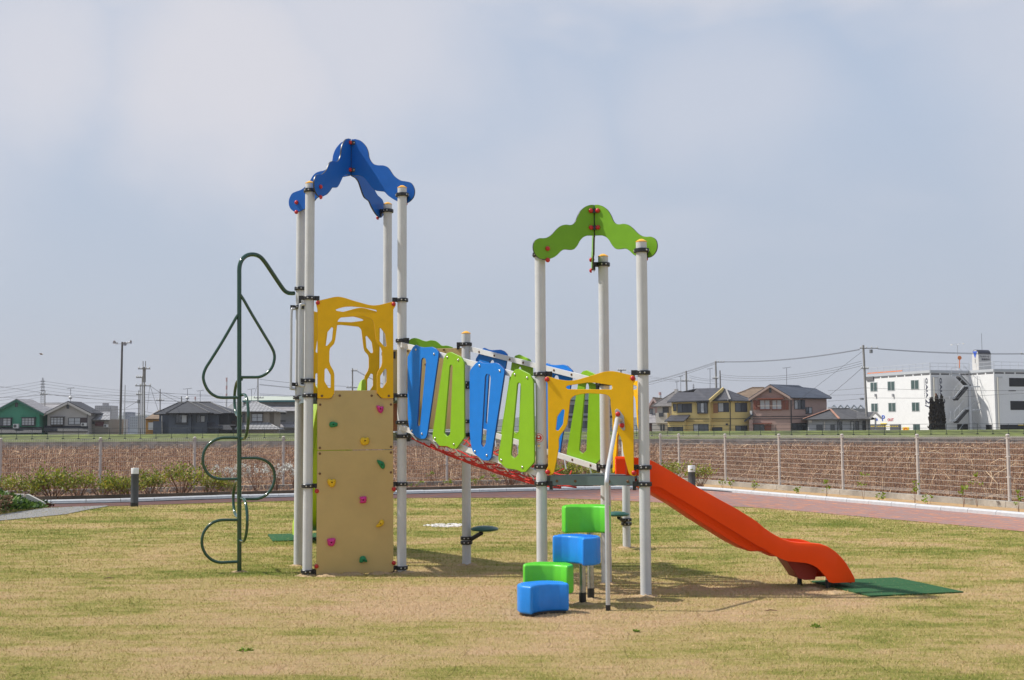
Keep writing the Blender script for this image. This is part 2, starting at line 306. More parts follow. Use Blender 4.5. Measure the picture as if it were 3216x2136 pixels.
# 2D outlines
def smooth(pts, k=5, closed=True):
    P = [np.array(p, float) for p in pts]; n = len(P); o = []
    for i in range(n if closed else n-1):
        a, b, c, d = (P[(i-1) % n], P[i], P[(i+1) % n], P[(i+2) % n]) if closed else (P[max(i-1, 0)], P[i], P[i+1], P[min(i+2, n-1)])
        for j in range(k):
            t = j/k; o.append(tuple(.5*((2*b)+(c-a)*t+(2*a-5*b+4*c-d)*t*t+(-a+3*b-3*c+d)*t**3)))
    if not closed: o.append(tuple(P[-1]))
    return o
def fillet(pts, r=.02, k=4):
    n = len(pts); o = []
    for i in range(n):
        p = Vector(pts[i][:2]); a = Vector(pts[i-1][:2])-p; b = Vector(pts[(i+1) % n][:2])-p; rr = pts[i][2] if len(pts[i]) > 2 else r
        la, lb = a.length, b.length
        if la < 1e-6 or lb < 1e-6: continue
        a.normalize(); b.normalize(); ang = a.angle(b, math.pi); t = min(rr/max(math.tan(ang/2), .15), la*.48, lb*.48)
        A = p+a*t; B = p+b*t
        for j in range(k+1):
            q = j/k; o.append(tuple(A*(1-q)**2 + p*2*q*(1-q) + B*q*q))
    return o
def plate_mesh(name, loops, thick, bevel, mats):
    cu = bpy.data.curves.new('tmp', 'CURVE'); cu.dimensions = '2D'; cu.fill_mode = 'BOTH'; cu.extrude = max(.0005, thick/2-bevel); cu.bevel_depth = bevel; cu.bevel_resolution = 2; cu.offset = -bevel
    for lp in loops:
        q = [p for i, p in enumerate(lp) if (Vector(p)-Vector(lp[i-1])).length > 1e-4]
        sp = cu.splines.new('POLY'); sp.points.add(len(q)-1); sp.use_cyclic_u = True
        for i, p in enumerate(q): sp.points[i].co = (p[0], p[1], 0, 1)
    ob = bpy.data.objects.new('tmp', cu); me = bpy.data.meshes.new_from_object(ob); bpy.data.objects.remove(ob); bpy.data.curves.remove(cu)
    me.name = name; me.materials.clear()
    for m in mats: me.materials.append(m)
    if len(mats) > 1:
        for p in me.polygons: p.material_index = 0 if abs(p.normal.z) > .75 else 1
    else:
        for p in me.polygons: p.material_index = 0
    return me
def plate(name, pl, loops, thick, mats, parent, off=0, bevel=.003):
    return link(bpy.data.objects.new(name, plate_mesh(name, loops, thick, bevel, mats)), parent, pl.mat(off))
KNOB = MB().lathe([(.010, 0), (.024, .002), (.0245, .010), (.021, .019), (.012, .0255), (.003, .027)], seg=14).mesh('bolt_cap', REDK)
BOLT = MB().lathe([(.013, 0), (.013, .004), (.009, .009), (.003, .011)], seg=10).mesh('bolt', SIL)
BOLTD = MB().lathe([(.014, 0), (.014, .003), (.011, .006), (.004, .0065)], seg=10).mesh('bolt', mat('brown_bolt', (.16, .08, .04), .4, metal=.4))
def studs(pl, pts, me, name, parent, off):
    for (a, z) in pts: inst(name, me, parent, pl.mat() @ Matrix.Translation((a, z, off)))

# ================================================================== SETTING
GZ = .7
def strip(name, prof, m, x0=-700, x1=700, k='structure'):
    mb = MB(); n = len(prof); vs = [(x0, y, z) for y, z in prof] + [(x1, y, z) for y, z in prof]
    mb.add(vs, [(i, n+i, n+i+1, i+1) for i in range(n-1)]); return kind(mb.build(name, m, None, Matrix.Identity(4)), k)
GRASSY = mat('levee_turf', (.095, .115, .022), .95, var=.6, vs=.45, bump=.9, bs=4)
strip('far_ground', [(163, 1.38), (168, GZ), (2600, GZ)], mat('far_ground', (.2, .19, .15), .95, var=.3, vs=.05), -2600, 2600)
kind(strip('levee', [(150.4, .46), (152, .75), (157, 1.36), (163, 1.38)], GRASSY, -160, 160), 'structure')
strip('field', [(10, -.9), (150.3, -.9)], MUD, -170, 170)
# key lines on the ground, measured
FENCE = [(-18.2, 29.7), (-15.7, 30.75), (-13.38, 31.72), (-11.1, 32.7), (-8.82, 33.68), (-6.54, 34.65), (-4.26, 35.63), (-1.98, 36.6), (.3, 37.58), (2.58, 38.55), (4.75, 39.0), (5.2, 37.95), (6.2, 35.4), (7.2, 32.8), (8.2, 30.2), (9.22, 27.65), (10.2, 25.0), (11.2, 22.3), (12.2, 19.7), (13.2, 17.1)]
KERB = [(-20, 26.0), (-10.5, 27.5), (-6.9, 29.2), (-2.7, 31.0), (.62, 32.2), (3.0, 33.0), (4.3, 33.0), (5.2, 31.8), (6.1, 29.5), (7.2, 26.8), (8.65, 23.0), (9.5, 20.6), (11.2, 16.0)]
NEAR = [(-20, 24.8), (-10, 26.2), (-8.1, 26.8), (-6.5, 27.6), (-2.5, 29.0), (.55, 28.8), (2.2, 27.7), (3.3, 26.6), (5.1, 24.6), (6.3, 22.2), (7.6, 19.5), (8.3, 17.5), (9.6, 14.0)]
def poly_sheet(name, pts, z, m, k='structure'):
    mb = MB(); mb.add([(x, y, z) for x, y in pts], [tuple(range(len(pts)))]); return kind(mb.build(name, m, None, Matrix.Identity(4)), k)
lawn_edge = [(x, y+.15) for x, y in NEAR]
kind(poly_sheet('lawn', [(-60, -20), (60, -20), (60, 14.5), (12, 14.5)] + [(9.9, 14.1)] + lawn_edge[::-1][1:] + [(-60, 24.4)], 0, TURF), 'structure')
# soil bed between kerb and fence footing
bed = [(x, y) for x, y in KERB] + [(60, -5), (60, 16)] + [(x-.1, y) for x, y in FENCE[::-1]] + [(-60, 13)]
mb = MB(); mb.add([(x, y, -.03) for x, y in [(-60, -20), (60, -20), (60, 10)] + FENCE[::-1] + [(-60, 13)]], [tuple(range(3+len(FENCE)+1))]); kind(mb.build('soil_bed', SOIL, None, Matrix.Identity(4)), 'structure')
EDG = [(x, y+.62) for x, y in KERB[:5]]+[(2.2, 33.35)]
mb = MB(); ep = [(x, y+.05) for x, y in EDG]; mb.add([(x, y, -.022) for x, y in ep+[(4.0, 38.6)]+[(p[0], p[1]) for p in FENCE[9::-1]]+[(-30, 27)]], [tuple(range(len(ep)+1+10+1))]); kind(mb.build('dead_grass_bank', MUD, None, Matrix.Identity(4)), 'structure')
eg = thing('garden_edging', 'low dark weathered timber edging between the kerb and the brown field', 'edging', (-4, 31, 0))
TIM = mat('weathered_timber', (.10, .085, .07), .9, var=.4, vs=2, bump=.6, bs=14)
for i in range(len(EDG)-1):
    A = Vector((*EDG[i], .04)); B = Vector((*EDG[i+1], .04)); m_ = max(1, int((B-A).length/2))
    for j in range(m_): MB().bar(A.lerp(B, j/m_), A.lerp(B, (j+.99)/m_), .09, .2).build('edging_board', TIM, eg)
def resample(P, n):
    P = np.array(P, float); d = np.r_[0, np.cumsum(np.linalg.norm(np.diff(P, axis=0), axis=1))]; t = np.linspace(0, d[-1], n)
    return np.c_[np.interp(t, d, P[:, 0]), np.interp(t, d, P[:, 1])]
Kr = np.array(smooth(KERB, 8, False)); Nr = np.array(smooth(NEAR, 8, False))
# the path: bed sheet with pavers laid on it
path = thing('path', 'path of pink and red block pavers curving between the lawn and the kerb', 'path', (0, 29, 0)); path['kind'] = 'structure'; del path['category']; 
mb = MB(); n = len(Kr); mb.add([(a[0], a[1]-.12, .0060) for a in Kr]+[(a[0], a[1]+.05, .0060) for a in Nr], [(i, i+1, n+i+1, n+i) for i in range(n-1)]); kind(mb.build('joint_sand', mat('joint_sand', (.33, .22, .18), .95), path), 'stuff')
nn_ = int(np.sum(np.linalg.norm(np.diff(Kr, axis=0), axis=1))/.25); K2 = resample(Kr, nn_); N2 = resample(Nr, nn_); rows = 24
V = []; Fq = []; tn = []
for r in range(rows):
    f0 = (r+.04)/rows; f1 = (r+.96)/rows; o = .5*(r % 2)
    for i in range(nn_-2):
        a = i+o; ia = int(a); fr = a-ia
        def P(ii, f):
            j = min(int(ii), nn_-2); q = ii-j; k = K2[j]*(1-q)+K2[j+1]*q; m_ = N2[j]*(1-q)+N2[j+1]*q; return m_*(1-f)+(k+np.array([0, -.15]))*f
        b = len(V); z = .0070 + random.uniform(-.0001, .0001); t = random.random()
        c4 = [P(a+.02, f0), P(a+.98, f0), P(a+.98, f1), P(a+.02, f1)]
        V += [(q[0], q[1], z) for q in c4] + [(q[0], q[1], .0064) for q in c4]
        Fq += [(b, b+1, b+2, b+3), (b, b+4, b+5, b+1), (b+1, b+5, b+6, b+2), (b+3, b, b+4, b+7)]; tn += [t]*4
PAV = attr_mat('paver', [(.52, .27, .22), (.50, .31, .27), (.47, .31, .28), (.57, .30, .23), (.72, .34, .22)], .85)
kind(arr_obj('paver', np.array(V), np.array(Fq), PAV, path, np.array(tn)), 'stuff')
# kerb stones and drain channel
kerb = thing('kerb', 'pale concrete kerb stones along the far side of the pink path', 'kerb', (0, 32, 0)); kerb['kind'] = 'structure'; del kerb['category']
KS = resample(Kr, int(np.sum(np.linalg.norm(np.diff(Kr, axis=0), axis=1))/.73))
KM = None
for i in range(len(KS)-1):
    A = Vector((*KS[i], 0)); B = Vector((*KS[i+1], 0)); d = (B-A).normalized(); l = (B-A).length
    if KM is None:
        q = MB().prism([(-.075, -.03), (.075, -.03), (.075, .075), (.06, .09), (-.045, .09), (-.075, .065)], 0, l-.012); KM = q.mesh('kerb_stone', KRB)
    x = Vector((-d.y, d.x, 0)); jz = random.uniform(-.003, .003)
    inst('kerb_stone', KM, kerb, Matrix(((-x.x, 0, d.x, A.x), (-x.y, 0, d.y, A.y), (0, 1, 0, jz), (0, 0, 0, 1))) @ Matrix.Scale(-1, 4, (1, 0, 0)) if False else Matrix(((x.x, 0, d.x, A.x), (x.y, 0, d.y, A.y), (0, 1, 0, jz), (0, 0, 0, 1))))
mb = MB(); n = 60; D0 = Kr[8:60]
for i in range(len(D0)-1):
    A, B = D0[i], D0[i+1]; mb.add([(A[0], A[1]-.26, .018), (B[0], B[1]-.26, .018), (B[0], B[1]-.085, .018), (A[0], A[1]-.085, .018)], [(0, 1, 2, 3)])
kind(mb.build('drain_gutter', mat('gutter_concrete', (.34, .36, .38), .8, var=.1, vs=4), kerb), 'stuff')
V = []; Fq = []
for A in resample(D0, 420):
    b = len(V); V += [(A[0]-.018, A[1]-.25, .036), (A[0]+.018, A[1]-.25, .036), (A[0]+.018, A[1]-.12, .036), (A[0]-.018, A[1]-.12, .036)]; Fq.append((b, b+1, b+2, b+3))
kind(arr_obj('drain_grate_bar', np.array(V), np.array(Fq), GAL, kerb), 'stuff')
# asphalt spur on the left
c6 = crop(0, 1340, 3.373)
up = [gnd(*c6(x, y)) for x, y in ((-400, 985), (0, 938), (200, 905), (470, 868), (800, 853), (1130, 840))]; lo = [gnd(*c6(x, y)) for x, y in ((1150, 846), (900, 890), (700, 932), (350, 968), (0, 1000), (-400, 1050))]
poly_sheet('asphalt_path', [(p.x, p.y) for p in up+lo], .012, ASP)
# far retaining wall of the field
wl = thing('retaining_wall', 'long weathered grey concrete retaining wall at the far edge of the brown field', 'retaining wall', (0, 150.2, -.9))
for i in range(-28, 28):
    MB().box((i*4.6+.012, 150.1+random.uniform(-.01, .01), -.9), ((i+1)*4.6-.012, 150.5, .46+random.uniform(-.012, .012))).build('wall_panel', OLDC, wl)
# fence footing wall + fence
fw = thing('fence_footing_wall', 'low rough concrete footing wall under the mesh fence', 'low wall', (0, 36, 0))
fence = thing('mesh_fence', 'beige welded wire mesh fence with round posts in front of the brown field', 'fence', (0, 36, .1))
POST = MB().lathe([(.034, 0), (.034, 1.33), (.042, 1.335), (.042, 1.355), (.028, 1.37), (.004, 1.375)], seg=12).box((-.07, -.02, 1.27), (.07, .02, 1.30)).box((-.06, -.02, .48), (.06, .02, .5)).box((-.06, -.02, .9), (.06, .02, .92)).mesh('post', FPO)
WZ = [.07, .095, .12, .235, .355, .475, .595, .715, .835, .955, 1.075, 1.195, 1.27, 1.30, 1.33]
fv = MB(); WMesh = {}
for i in range(len(FENCE)-1):
    A = Vector((*FENCE[i], .1)); B = Vector((*FENCE[i+1], .1)); d = B-A; l = d.length; u = d/l
    A0 = Vector((A.x, A.y, -.9)); px = Vector((u.y, -u.x, 0))
    q = MB(); q.bar(A+Vector((0, 0, -.5))+u*.005, B+Vector((0, 0, -.5))-u*.005, .22, .99); q.build('wall_segment', OLDC, fw)
    inst('post', POST, fence, Matrix.Translation(A) @ Matrix.Rotation(math.atan2(u.y, u.x), 4, 'Z'))
    key = round(l, 1)
    if key not in WMesh: WMesh[key] = MB().tube([(0, 0, 0), (l, 0, 0)], .0042, 4, caps=False).mesh('wire', FWI)
    for z in WZ:
        off = .035 if z in (.095, 1.30) else 0
        inst('wire', WMesh[key], fence, Matrix.Translation(A+Vector((0, 0, z-.002))+px*off) @ Matrix.Rotation(math.atan2(u.y, u.x), 4, 'Z'))
    k = int(l/.055)
    for j in range(k+1):
        p = A+u*(j*l/k)
        for (z0, o0, z1, o1) in ((.07, 0, 1.33, 0), (1.33, 0, 1.30, .035), (1.30, .035, 1.27, 0)):
            P0 = p+Vector((0, 0, z0))+px*o0; P1 = p+Vector((0, 0, z1))+px*o1; w = u*.0018; w2 = px*.0018
            fv.add([P0-w-w2, P0+w-w2, P0+w2, P1-w-w2, P1+w-w2, P1+w2], [(0, 1, 4, 3), (1, 2, 5, 4), (2, 0, 3, 5)])
kind(fv.build('vertical_wire', FWI, fence), 'stuff')
# levee railing
LR = mat('dark_railing', (.03, .045, .045), .6)
lf = thing('levee_railing', 'thin dark pipe railing on the grass levee in front of the houses', 'railing', (0, 152, .9))
LP = MB().tube([(0, 0, -.05), (0, 0, 1.28)], .03, 6).box((-.12, -.1, -.12), (.12, .1, .06)).mesh('post', LR)
for i in range(-36, 37): inst('post', LP, lf, Matrix.Translation((i*1.95, 152.6, .86)))
for z in (2.12, 1.62, 1.12): MB().tube([(-70.2, 152.6, z), (70.2, 152.6, z)], .022, 5).build('rail', LR, lf)
# ------------------------------------------------------------------ dead lotus stalks (uncountable)
def stalks():
    n1 = 175000
    Y = 25*np.exp(rng.random(n1*2)*math.log(150/25)); X = (rng.random(n1*2)*2-1)*(.46*Y+5)
    fx = np.array([p[0] for p in FENCE]); fy = np.array([p[1] for p in FENCE])
    keep = []
    lim = np.where(X < 4.75, np.interp(X, fx[:11], fy[:11]), 1e9)
    right = X >= 4.75; ly = np.interp(X, np.r_[4.75, fx[11:]], np.r_[39, fy[11:]]); lim = np.where(right, ly, lim)
    kl = np.interp(X, [p[0] for p in KERB], [p[1] for p in KERB])
    front = (X < 2.6) & (Y > kl+1.15) & (Y < lim+.3) & (rng.random(len(X)) < .55)
    k = (Y > lim+.45) | front; X = X[k][:n1]; Y = Y[k][:n1]; front = front[k][:n1]; n = len(X)
    h = .35+.55*rng.random(n)**1.4; s = np.clip(Y/50, .8, 2.4); w = (.0028+.0042*rng.random(n)**2)*s; h = np.where(front, h*.28, h)
    big_ = rng.random(n) < .035; cl = .5+.5*np.sin(X*.9+np.sin(Y*.7)*2)*np.sin(Y*.35+np.sin(X*.4)*1.7); h = h*(.75+.5*cl); h = np.where(big_ & ~front, h*1.35, h); w = np.where(big_, w*1.7, w)
    a = rng.random(n)*2*np.pi; lean = .15+1.1*rng.random(n)**1.5; z0 = np.where(front, -.05, -.85+.15*rng.random(n))
    P = np.zeros((n, 4, 3)); P[:, 0] = np.c_[X, Y, z0]
    u = np.c_[np.cos(a), np.sin(a), np.zeros(n)]
    P[:, 1] = P[:, 0]+u*(h*lean*.35)[:, None]; P[:, 1, 2] += h*.75
    a2 = a+rng.normal(0, .6, n); u2 = np.c_[np.cos(a2), np.sin(a2), np.zeros(n)]
    dz = rng.choice([.25, -.25, -.7], n, p=[.5, .25, .25]); P[:, 2] = P[:, 1]+u2*(h*.45)[:, None]; P[:, 2, 2] += h*dz
    P[:, 3] = P[:, 2]+u2*(h*.3)[:, None]; P[:, 3, 2] += h*(dz-.35)*.6
    P[:, :, 2] = np.maximum(P[:, :, 2], -.88)
    wv = np.c_[-np.sin(a+.4), np.cos(a+.4)*.6, .5*rng.normal(0, 1, n)]; wv /= np.linalg.norm(wv, axis=1)[:, None]; wv *= w[:, None]
    V = np.zeros((n, 8, 3)); 
    for i in range(4): V[:, 2*i] = P[:, i]-wv; V[:, 2*i+1] = P[:, i]+wv
    b = (np.arange(n)*8)[:, None]; Fc = np.concatenate([b+np.array([[0, 1, 3, 2]]), b+np.array([[2, 3, 5, 4]]), b+np.array([[4, 5, 7, 6]])], 1).reshape(-1, 4)
    t = np.repeat(np.clip(rng.random(n)**1.15*(.75+.4*cl)+.22*big_, 0, 1), 3)
    M = attr_mat('dead_stalk', [(.08, .036, .02), (.18, .085, .048), (.30, .16, .092), (.43, .26, .155), (.66, .48, .30)], .8)
    tag(kind(arr_obj('dead_stalks', V.reshape(-1, 3), Fc, M, None, t), 'stuff'), 'dense tangle of dead brown lotus stalks filling the field behind the fence', 'dead stalks'); 
stalks()
def blades():
    n = 470000
    Y = 6.8*np.exp(rng.random(n)**.9*math.log(29/6.8)); X = (rng.random(n)*2-1)*(.45*Y+.6)
    ny = np.interp(X, [p[0] for p in NEAR], [p[1] for p in NEAR]); k = Y < ny-.02; X = X[k]; Y = Y[k]; n = len(X)
    s = np.clip(Y/9, 1, 3); h = (.007+.013*rng.random(n))*np.sqrt(s); w = (.0009+.0015*rng.random(n))*s
    a = rng.random(n)*2*np.pi; l = .7+.5*rng.random(n); a2 = rng.random(n)*2*np.pi
    V = np.zeros((n, 3, 3)); d = np.c_[np.cos(a), np.sin(a), np.zeros(n)]*w[:, None]
    V[:, 0] = np.c_[X, Y, np.zeros(n)]-d; V[:, 1] = np.c_[X, Y, np.zeros(n)]+d; V[:, 2] = np.c_[X+np.cos(a2)*h*l, Y+np.sin(a2)*h*l, h]
    tag(kind(arr_obj('lawn_grass', V.reshape(-1, 3), np.arange(3*n).reshape(-1, 3), BLADE, None, rng.normal(-.01, .17, n)), 'stuff'), 'short half dormant tan and green grass blades covering the lawn', 'grass')
blades()

# ================================================================== PLAY STRUCTURE
FL = (-2.29, 13.60); FR = (-1.266, 13.874); BLp = (-2.575, 14.64); BR = (-1.54, 14.90); MID = (-.556, 14.59)
RFL = (.285, 12.05); RFR = (1.277, 11.79); RB = (.975, 12.78)
PLAY = thing('play_structure', 'colourful climbing frame with two towers, sloped bridge, climbing wall and two slides on the lawn', 'play structure', (-.5, 13.2, 0))
def zat(p, v, u=None):
    pl = Plane(p, (p[0]+1, p[1])); uu = u if u is not None else CX+F*p[0]/p[1]
    return pl.px(uu, v)[1]
PR = .0535
def post(p, ztop, cap=True, bare=False):
    m = MB().lathe([(PR, -.1), (PR, ztop)], seg=24).build('post', PST, PLAY, Matrix.Translation((p[0], p[1], 0)))
    if cap: MB().lathe([(PR+.002, 0), (PR+.002, .008), (.02, .03), (.004, .033)], seg=20).build('post_cap', CAPY, m, Matrix.Translation((p[0], p[1], ztop)))
    return m
def ang(a, b): return math.atan2(b[1]-a[1], b[0]-a[0])
RING = None
def clamp_mesh(lug):
    mb = MB(); n = 16; ro = .073
    pr = [(PR+.001, -.019), (ro-.004, -.021), (ro, -.016), (ro, .016), (ro-.004, .021), (PR+.001, .019)]
    mb.lathe(pr, seg=n)
    for s in (-1, 1): mb.box((-.012, s*(ro-.004)-.008, -.02), (.012, s*(ro-.004)+.008, .02))
    if lug: mb.box((PR, -.022, -.022), (PR+lug, .022, .026)); mb.box((PR+lug-.03, -.018, -.06), (PR+lug, .018, .026))
    for a in (-.35, .3, 2.9, 3.5): 
        mb.lathe([(.009, 0), (.008, .006), (.003, .008)], seg=8, mi=1, M=Matrix.Rotation(a-math.pi/2, 4, 'Z') @ Matrix.Translation((ro-.001, 0, 0)) @ Matrix.Rotation(math.pi/2, 4, 'Y'))
    return mb.mesh('clamp', [BLK, SIL])
CM = {l: clamp_mesh(l) for l in (0, .06, .1)}
def clamp(p, z, to=None, lug=.06):
    a = ang(p, to) if to is not None else 0
    return inst('clamp', CM[lug if to is not None else 0], PLAY, Matrix.Translation((p[0], p[1], z)) @ Matrix.Rotation(a, 4, 'Z'))
c1 = crop(860, 400, 2.6133); c2 = crop(860, 880, 3.136); c3 = crop(860, 1350, 3.136); c4 = crop(580, 760, 3.015); c5 = crop(580, 1180, 2.375)
c6b = crop(1240, 1000, 2.904); c7 = crop(1620, 600, 3.136); c8 = crop(1600, 1100, 3.136); cp = crop(1560, 1500, 3.136); cs1 = crop(1900, 1400, 3.136); cs2 = crop(2400, 1560, 3.373)
ct1 = zat(FL, c1(0, 463)[1]); ct2 = zat(FR, c1(0, 500)[1]); LT = (ct1+ct2)/2
for p in (FL, FR, BLp, BR): post(p, LT)
RT = zat(RFR, c7(0, 505)[1])
for p in (RFL, RFR, RB): post(p, RT)
MT = zat(MID, c6b(0, 140)[1]); post(MID, MT)
RC = zat(RFR, c7(0, 588)[1]); TC = zat(FR, c1(0, 555)[1])
ctr = ((FL[0]+BR[0])/2, (FL[1]+BR[1])/2); rct = ((RFL[0]+RFR[0]+RB[0])/3, (RFL[1]+RFR[1]+RB[1])/3)
DL = zat(FL, 1242.6)+.02; DR = 1.15; DM = 1.6
# clamps: (post, z, toward)
zf = lambda p, v: zat(p, v)
for v, to in ((936.8, FR), (1195.7, None), (1242.6, FR), (1526.3, FR), (1794.8, FR)): clamp(FL, zf(FL, v), to)
for v, to in ((942.7, FL), (1070.4, RFL), (1242.6, FL), (1327.4, None), (1370.4, MID), (1520, FL), (1782.7, FL)): clamp(FR, zf(FR, v), to)
for v, to in ((907, None), (965.5, None), (1208, None), (1249, FL)): clamp(BLp, zf(BLp, v), to)
for z, to in ((zf(FR, 942.7), BLp), (DL-.02, BLp), (2.55, MID), (1.55, MID)): clamp(BR, z, to)
for v, to in ((1081.6, BR), (1204, BR), (1216, None), (1323.7, BR), (1365.7, RB), (1690, None), (1703.8, None)): clamp(MID, zf(MID, v), to)
for v, to in ((1175.6, RFR), (1465.7, RFR), (1518.7, RFR)): clamp(RFL, zf(RFL, v), to)
for v, to in ((1170.8, RFL), (1467.7, RFL), (1520.3, RFL)): clamp(RFR, zf(RFR, v), to)
for v, to in ((1205, MID), (1465, MID)): clamp(RB, zf(RB, v), to)
clamp(RB, DR-.045, RFR)
mb = MB(); rr_s = random.Random(5)
for p_, s_m in ((FL, 1), (FR, 1), (BLp, .8), (BR, .8), (MID, 1), (RFL, .9), (RFR, 1), (RB, .9), ((-3.135, 14.0), .7), ((1.545, 16.6), .9), ((-1.8, 13.68), 1.2), ((-1.5, 13.77), 1.1), ((-2.05, 13.6), 1.1), ((.64, 11.32), .8), ((.735, 11.62), .8), ((3.15, 11.95), .8), ((3.0, 12.3), .8)):
    n_s = 18; rs_ = [(.0, .026), (.45, .022), (.8, .010), (1, -.004)]; vs = []
    ph = [rr_s.uniform(.7, 1.3) for _ in range(n_s)]
    for f, z in rs_[1:]: vs += [(p_[0]+.13*s_m*f*ph[k]*math.cos(6.283*k/n_s), p_[1]+.11*s_m*f*ph[k]*math.sin(6.283*k/n_s), z*s_m*rr_s.uniform(.6, 1.3)) for k in range(n_s)]
    b0_ = len(vs); vs.append((p_[0], p_[1], .026*s_m)); mb.add(vs, [(i*n_s+k, (i+1)*n_s+k, (i+1)*n_s+(k+1) % n_s, i*n_s+(k+1) % n_s) for i in range(2) for k in range(n_s)]+[(b0_, k, (k+1) % n_s) for k in range(n_s)], 0, True)
LS = tag(kind(mb.build('loose_soil', mat('loose_sand', (.46, .325, .18), .95, var=.2, vs=14, bump=.9, bs=70), None, Matrix.Identity(4)), 'stuff'), 'loose sandy soil heaped around the feet of the play structure posts', 'soil')
# ---- climbing wall
PW = Plane(FL, FR, .03)
def mp_(pl, c, pts): return [tuple(pl.px(*c(q[0], q[1]))) + tuple(q[2:]) for q in pts]
upw = fillet(mp_(PW, lambda x, y: c2(x, y), [(427, 1165), (560, 1165), (597, 1128), (597, 1086), (1015, 1086), (1015, 1128), (1052, 1164), (1176, 1164)]) + mp_(PW, c3, [(1174, 190), (427, 202)]), .018)
lpw = fillet(mp_(PW, c3, [(427, 208), (1174, 197), (1176, 560, .01), (1200, 566, .03), (1202, 602, .03), (1176, 622, .01), (1177, 1290, .01), (1200, 1295, .03), (1199, 1330, .03), (1177, 1345, .01), (1178, 1396), (418, 1434), (416, 1380, .01), (398, 1362, .03), (398, 1325, .03), (419, 1312, .01), (421, 630, .01), (401, 620, .03), (402, 585, .03), (424, 570, .01)]), .018)
wallp = plate('climbing_wall', PW, [upw], .019, [TAN, TED], PLAY)
wallp2 = plate('climbing_wall', PW, [lpw], .019, [TAN, TED], PLAY)
studs(PW, [PW.px(*c3(*q)) for q in ((422, 603), (1180, 583), (418, 1343), (1180, 1310))], KNOB, 'bolt_cap', wallp2, .0095)
studs(PW, [PW.px(*c3(*q)) for q in ((452, 235), (1152, 224), (452, 432), (1152, 419))], BOLTD, 'bolt', wallp2, .0095)
studs(PW, [PW.px(*c3(*q)) for q in ((452, 178), (1152, 168))] + [PW.px(*c2(*q)) for q in ((455, 1227), (1152, 1225), (648, 1138), (962, 1138))], BOLTD, 'bolt', wallp, .0095)
HM = {'y': mat('yellow_hold', (.78, .50, .015), .45, bump=.3, bs=120), 'g': mat('green_hold', (.01, .22, .09), .45, bump=.3, bs=120), 'm': mat('magenta_hold', (.62, .03, .26), .42, bump=.3, bs=120)}
def hold(col, c, x, y, pts, parent, rot=0):
    s0, z0 = PW.px(*c(x, y)); k = PW.px(*c(x+10, y)); sc = (k[0]-s0)/10
    P = smooth([(px*sc, -py*sc) for px, py in pts], 4); n = len(P); cx = sum(p[0] for p in P)/n; cy = sum(p[1] for p in P)/n
    mb = MB(); rings = [(1, 0), (1.02, .012), (.93, .028), (.74, .040), (.45, .046), (.2, .046), (.17, .030)]
    vs = []
    for f, z in rings: vs += [(cx+(p[0]-cx)*f, cy+(p[1]-cy)*f, z*(1+.15*(p[1]-cy)/.04)) for p in P]
    mb.add(vs, [(i*n+k, i*n+(k+1) % n, (i+1)*n+(k+1) % n, (i+1)*n+k) for i in range(len(rings)-1) for k in range(n)], 0, True)
    mb.add(vs[-n:], [tuple(range(n))], 1)
    mb.build('climbing_hold', [HM[col], mat('hold_bolt', (.05, .045, .04), .4)], parent, PW.mat() @ Matrix.Translation((s0, z0, .0095)))
R1 = [(-38, -25), (-20, -38), (5, -32), (30, -38), (44, -15), (40, 20), (10, 38), (-25, 34), (-44, 5)]
hold('y', c3, 893, 112, R1, wallp)
hold('g', c3, 1053, 340, [(-40, -38), (-15, -40), (25, -20), (38, 10), (30, 40), (10, 42), (-20, 5)], wallp2)
hold('y', c3, 567, 522, [(-38, -35), (-15, -38), (0, -30), (20, -38), (40, -25), (36, 15), (15, 40), (-12, 38), (-38, 5)], wallp2)
hold('m', c3, 876, 688, [(-34, -25), (0, -33), (32, -30), (34, 0), (28, 28), (-5, 34), (-33, 28), (-24, 5)], wallp2)
hold('y', c3, 1045, 920, [(-5, -25), (12, -34), (34, -25), (36, 5), (15, 25), (-15, 36), (-38, 34), (-34, 15), (-15, 0)], wallp2)
hold('m', c3, 563, 1105, [(-38, -30), (0, -38), (38, -35), (38, 5), (20, 36), (-5, 40), (-30, 28), (-36, 0)], wallp2)
hold('g', c3, 877, 1275, [(-30, -20), (-5, -34), (20, -26), (40, 15), (36, 26), (5, 24), (-10, 32), (-36, 25)], wallp2)
hold('m', c2, 1042, 1273, [(-34, -30), (-15, -38), (5, -25), (28, -32), (36, -5), (22, 30), (5, 38), (-20, 15)], wallp)
hold('g', c2, 585, 1422, [(-38, -12), (-22, -28), (10, -26), (25, -20), (40, -12), (36, 16), (0, 26), (-25, 28), (-40, 10)], wallp)
# ---- yellow arch panel of the tall tower
PY = Plane(FL, FR, .055)
YO = [(412, 215, .03), (432, 198, .03), (450, 200, .01), (592, 166, .3), (640, 162, .3), (690, 172, .3), (800, 207, .3), (930, 243, .3), (980, 250, .3), (1040, 244, .3), (1165, 213, .03), (1200, 218, .03), (1200, 250, .03), (1176, 290, .02), (1176, 1164, .003), (1060, 1163, .05), (1015, 1110, .05), (1015, 945, .05), (1022, 905, .05), (1058, 845, .05), (1066, 810, .05), (1065, 700, .05), (1055, 668, .05), (1018, 625, .05), (1006, 585, .05), (987, 430, .02), (968, 385, .06), (900, 360, .3), (845, 355, .3), (740, 362, .3), (660, 368, .03), (630, 395, .05), (605, 590, .02), (592, 630, .05), (555, 668, .05), (547, 700, .05), (546, 800, .05), (556, 838, .05), (587, 892, .05), (596, 930, .05), (596, 1115, .04), (562, 1165, .05), (429, 1165, .003), (429, 290, .02)]
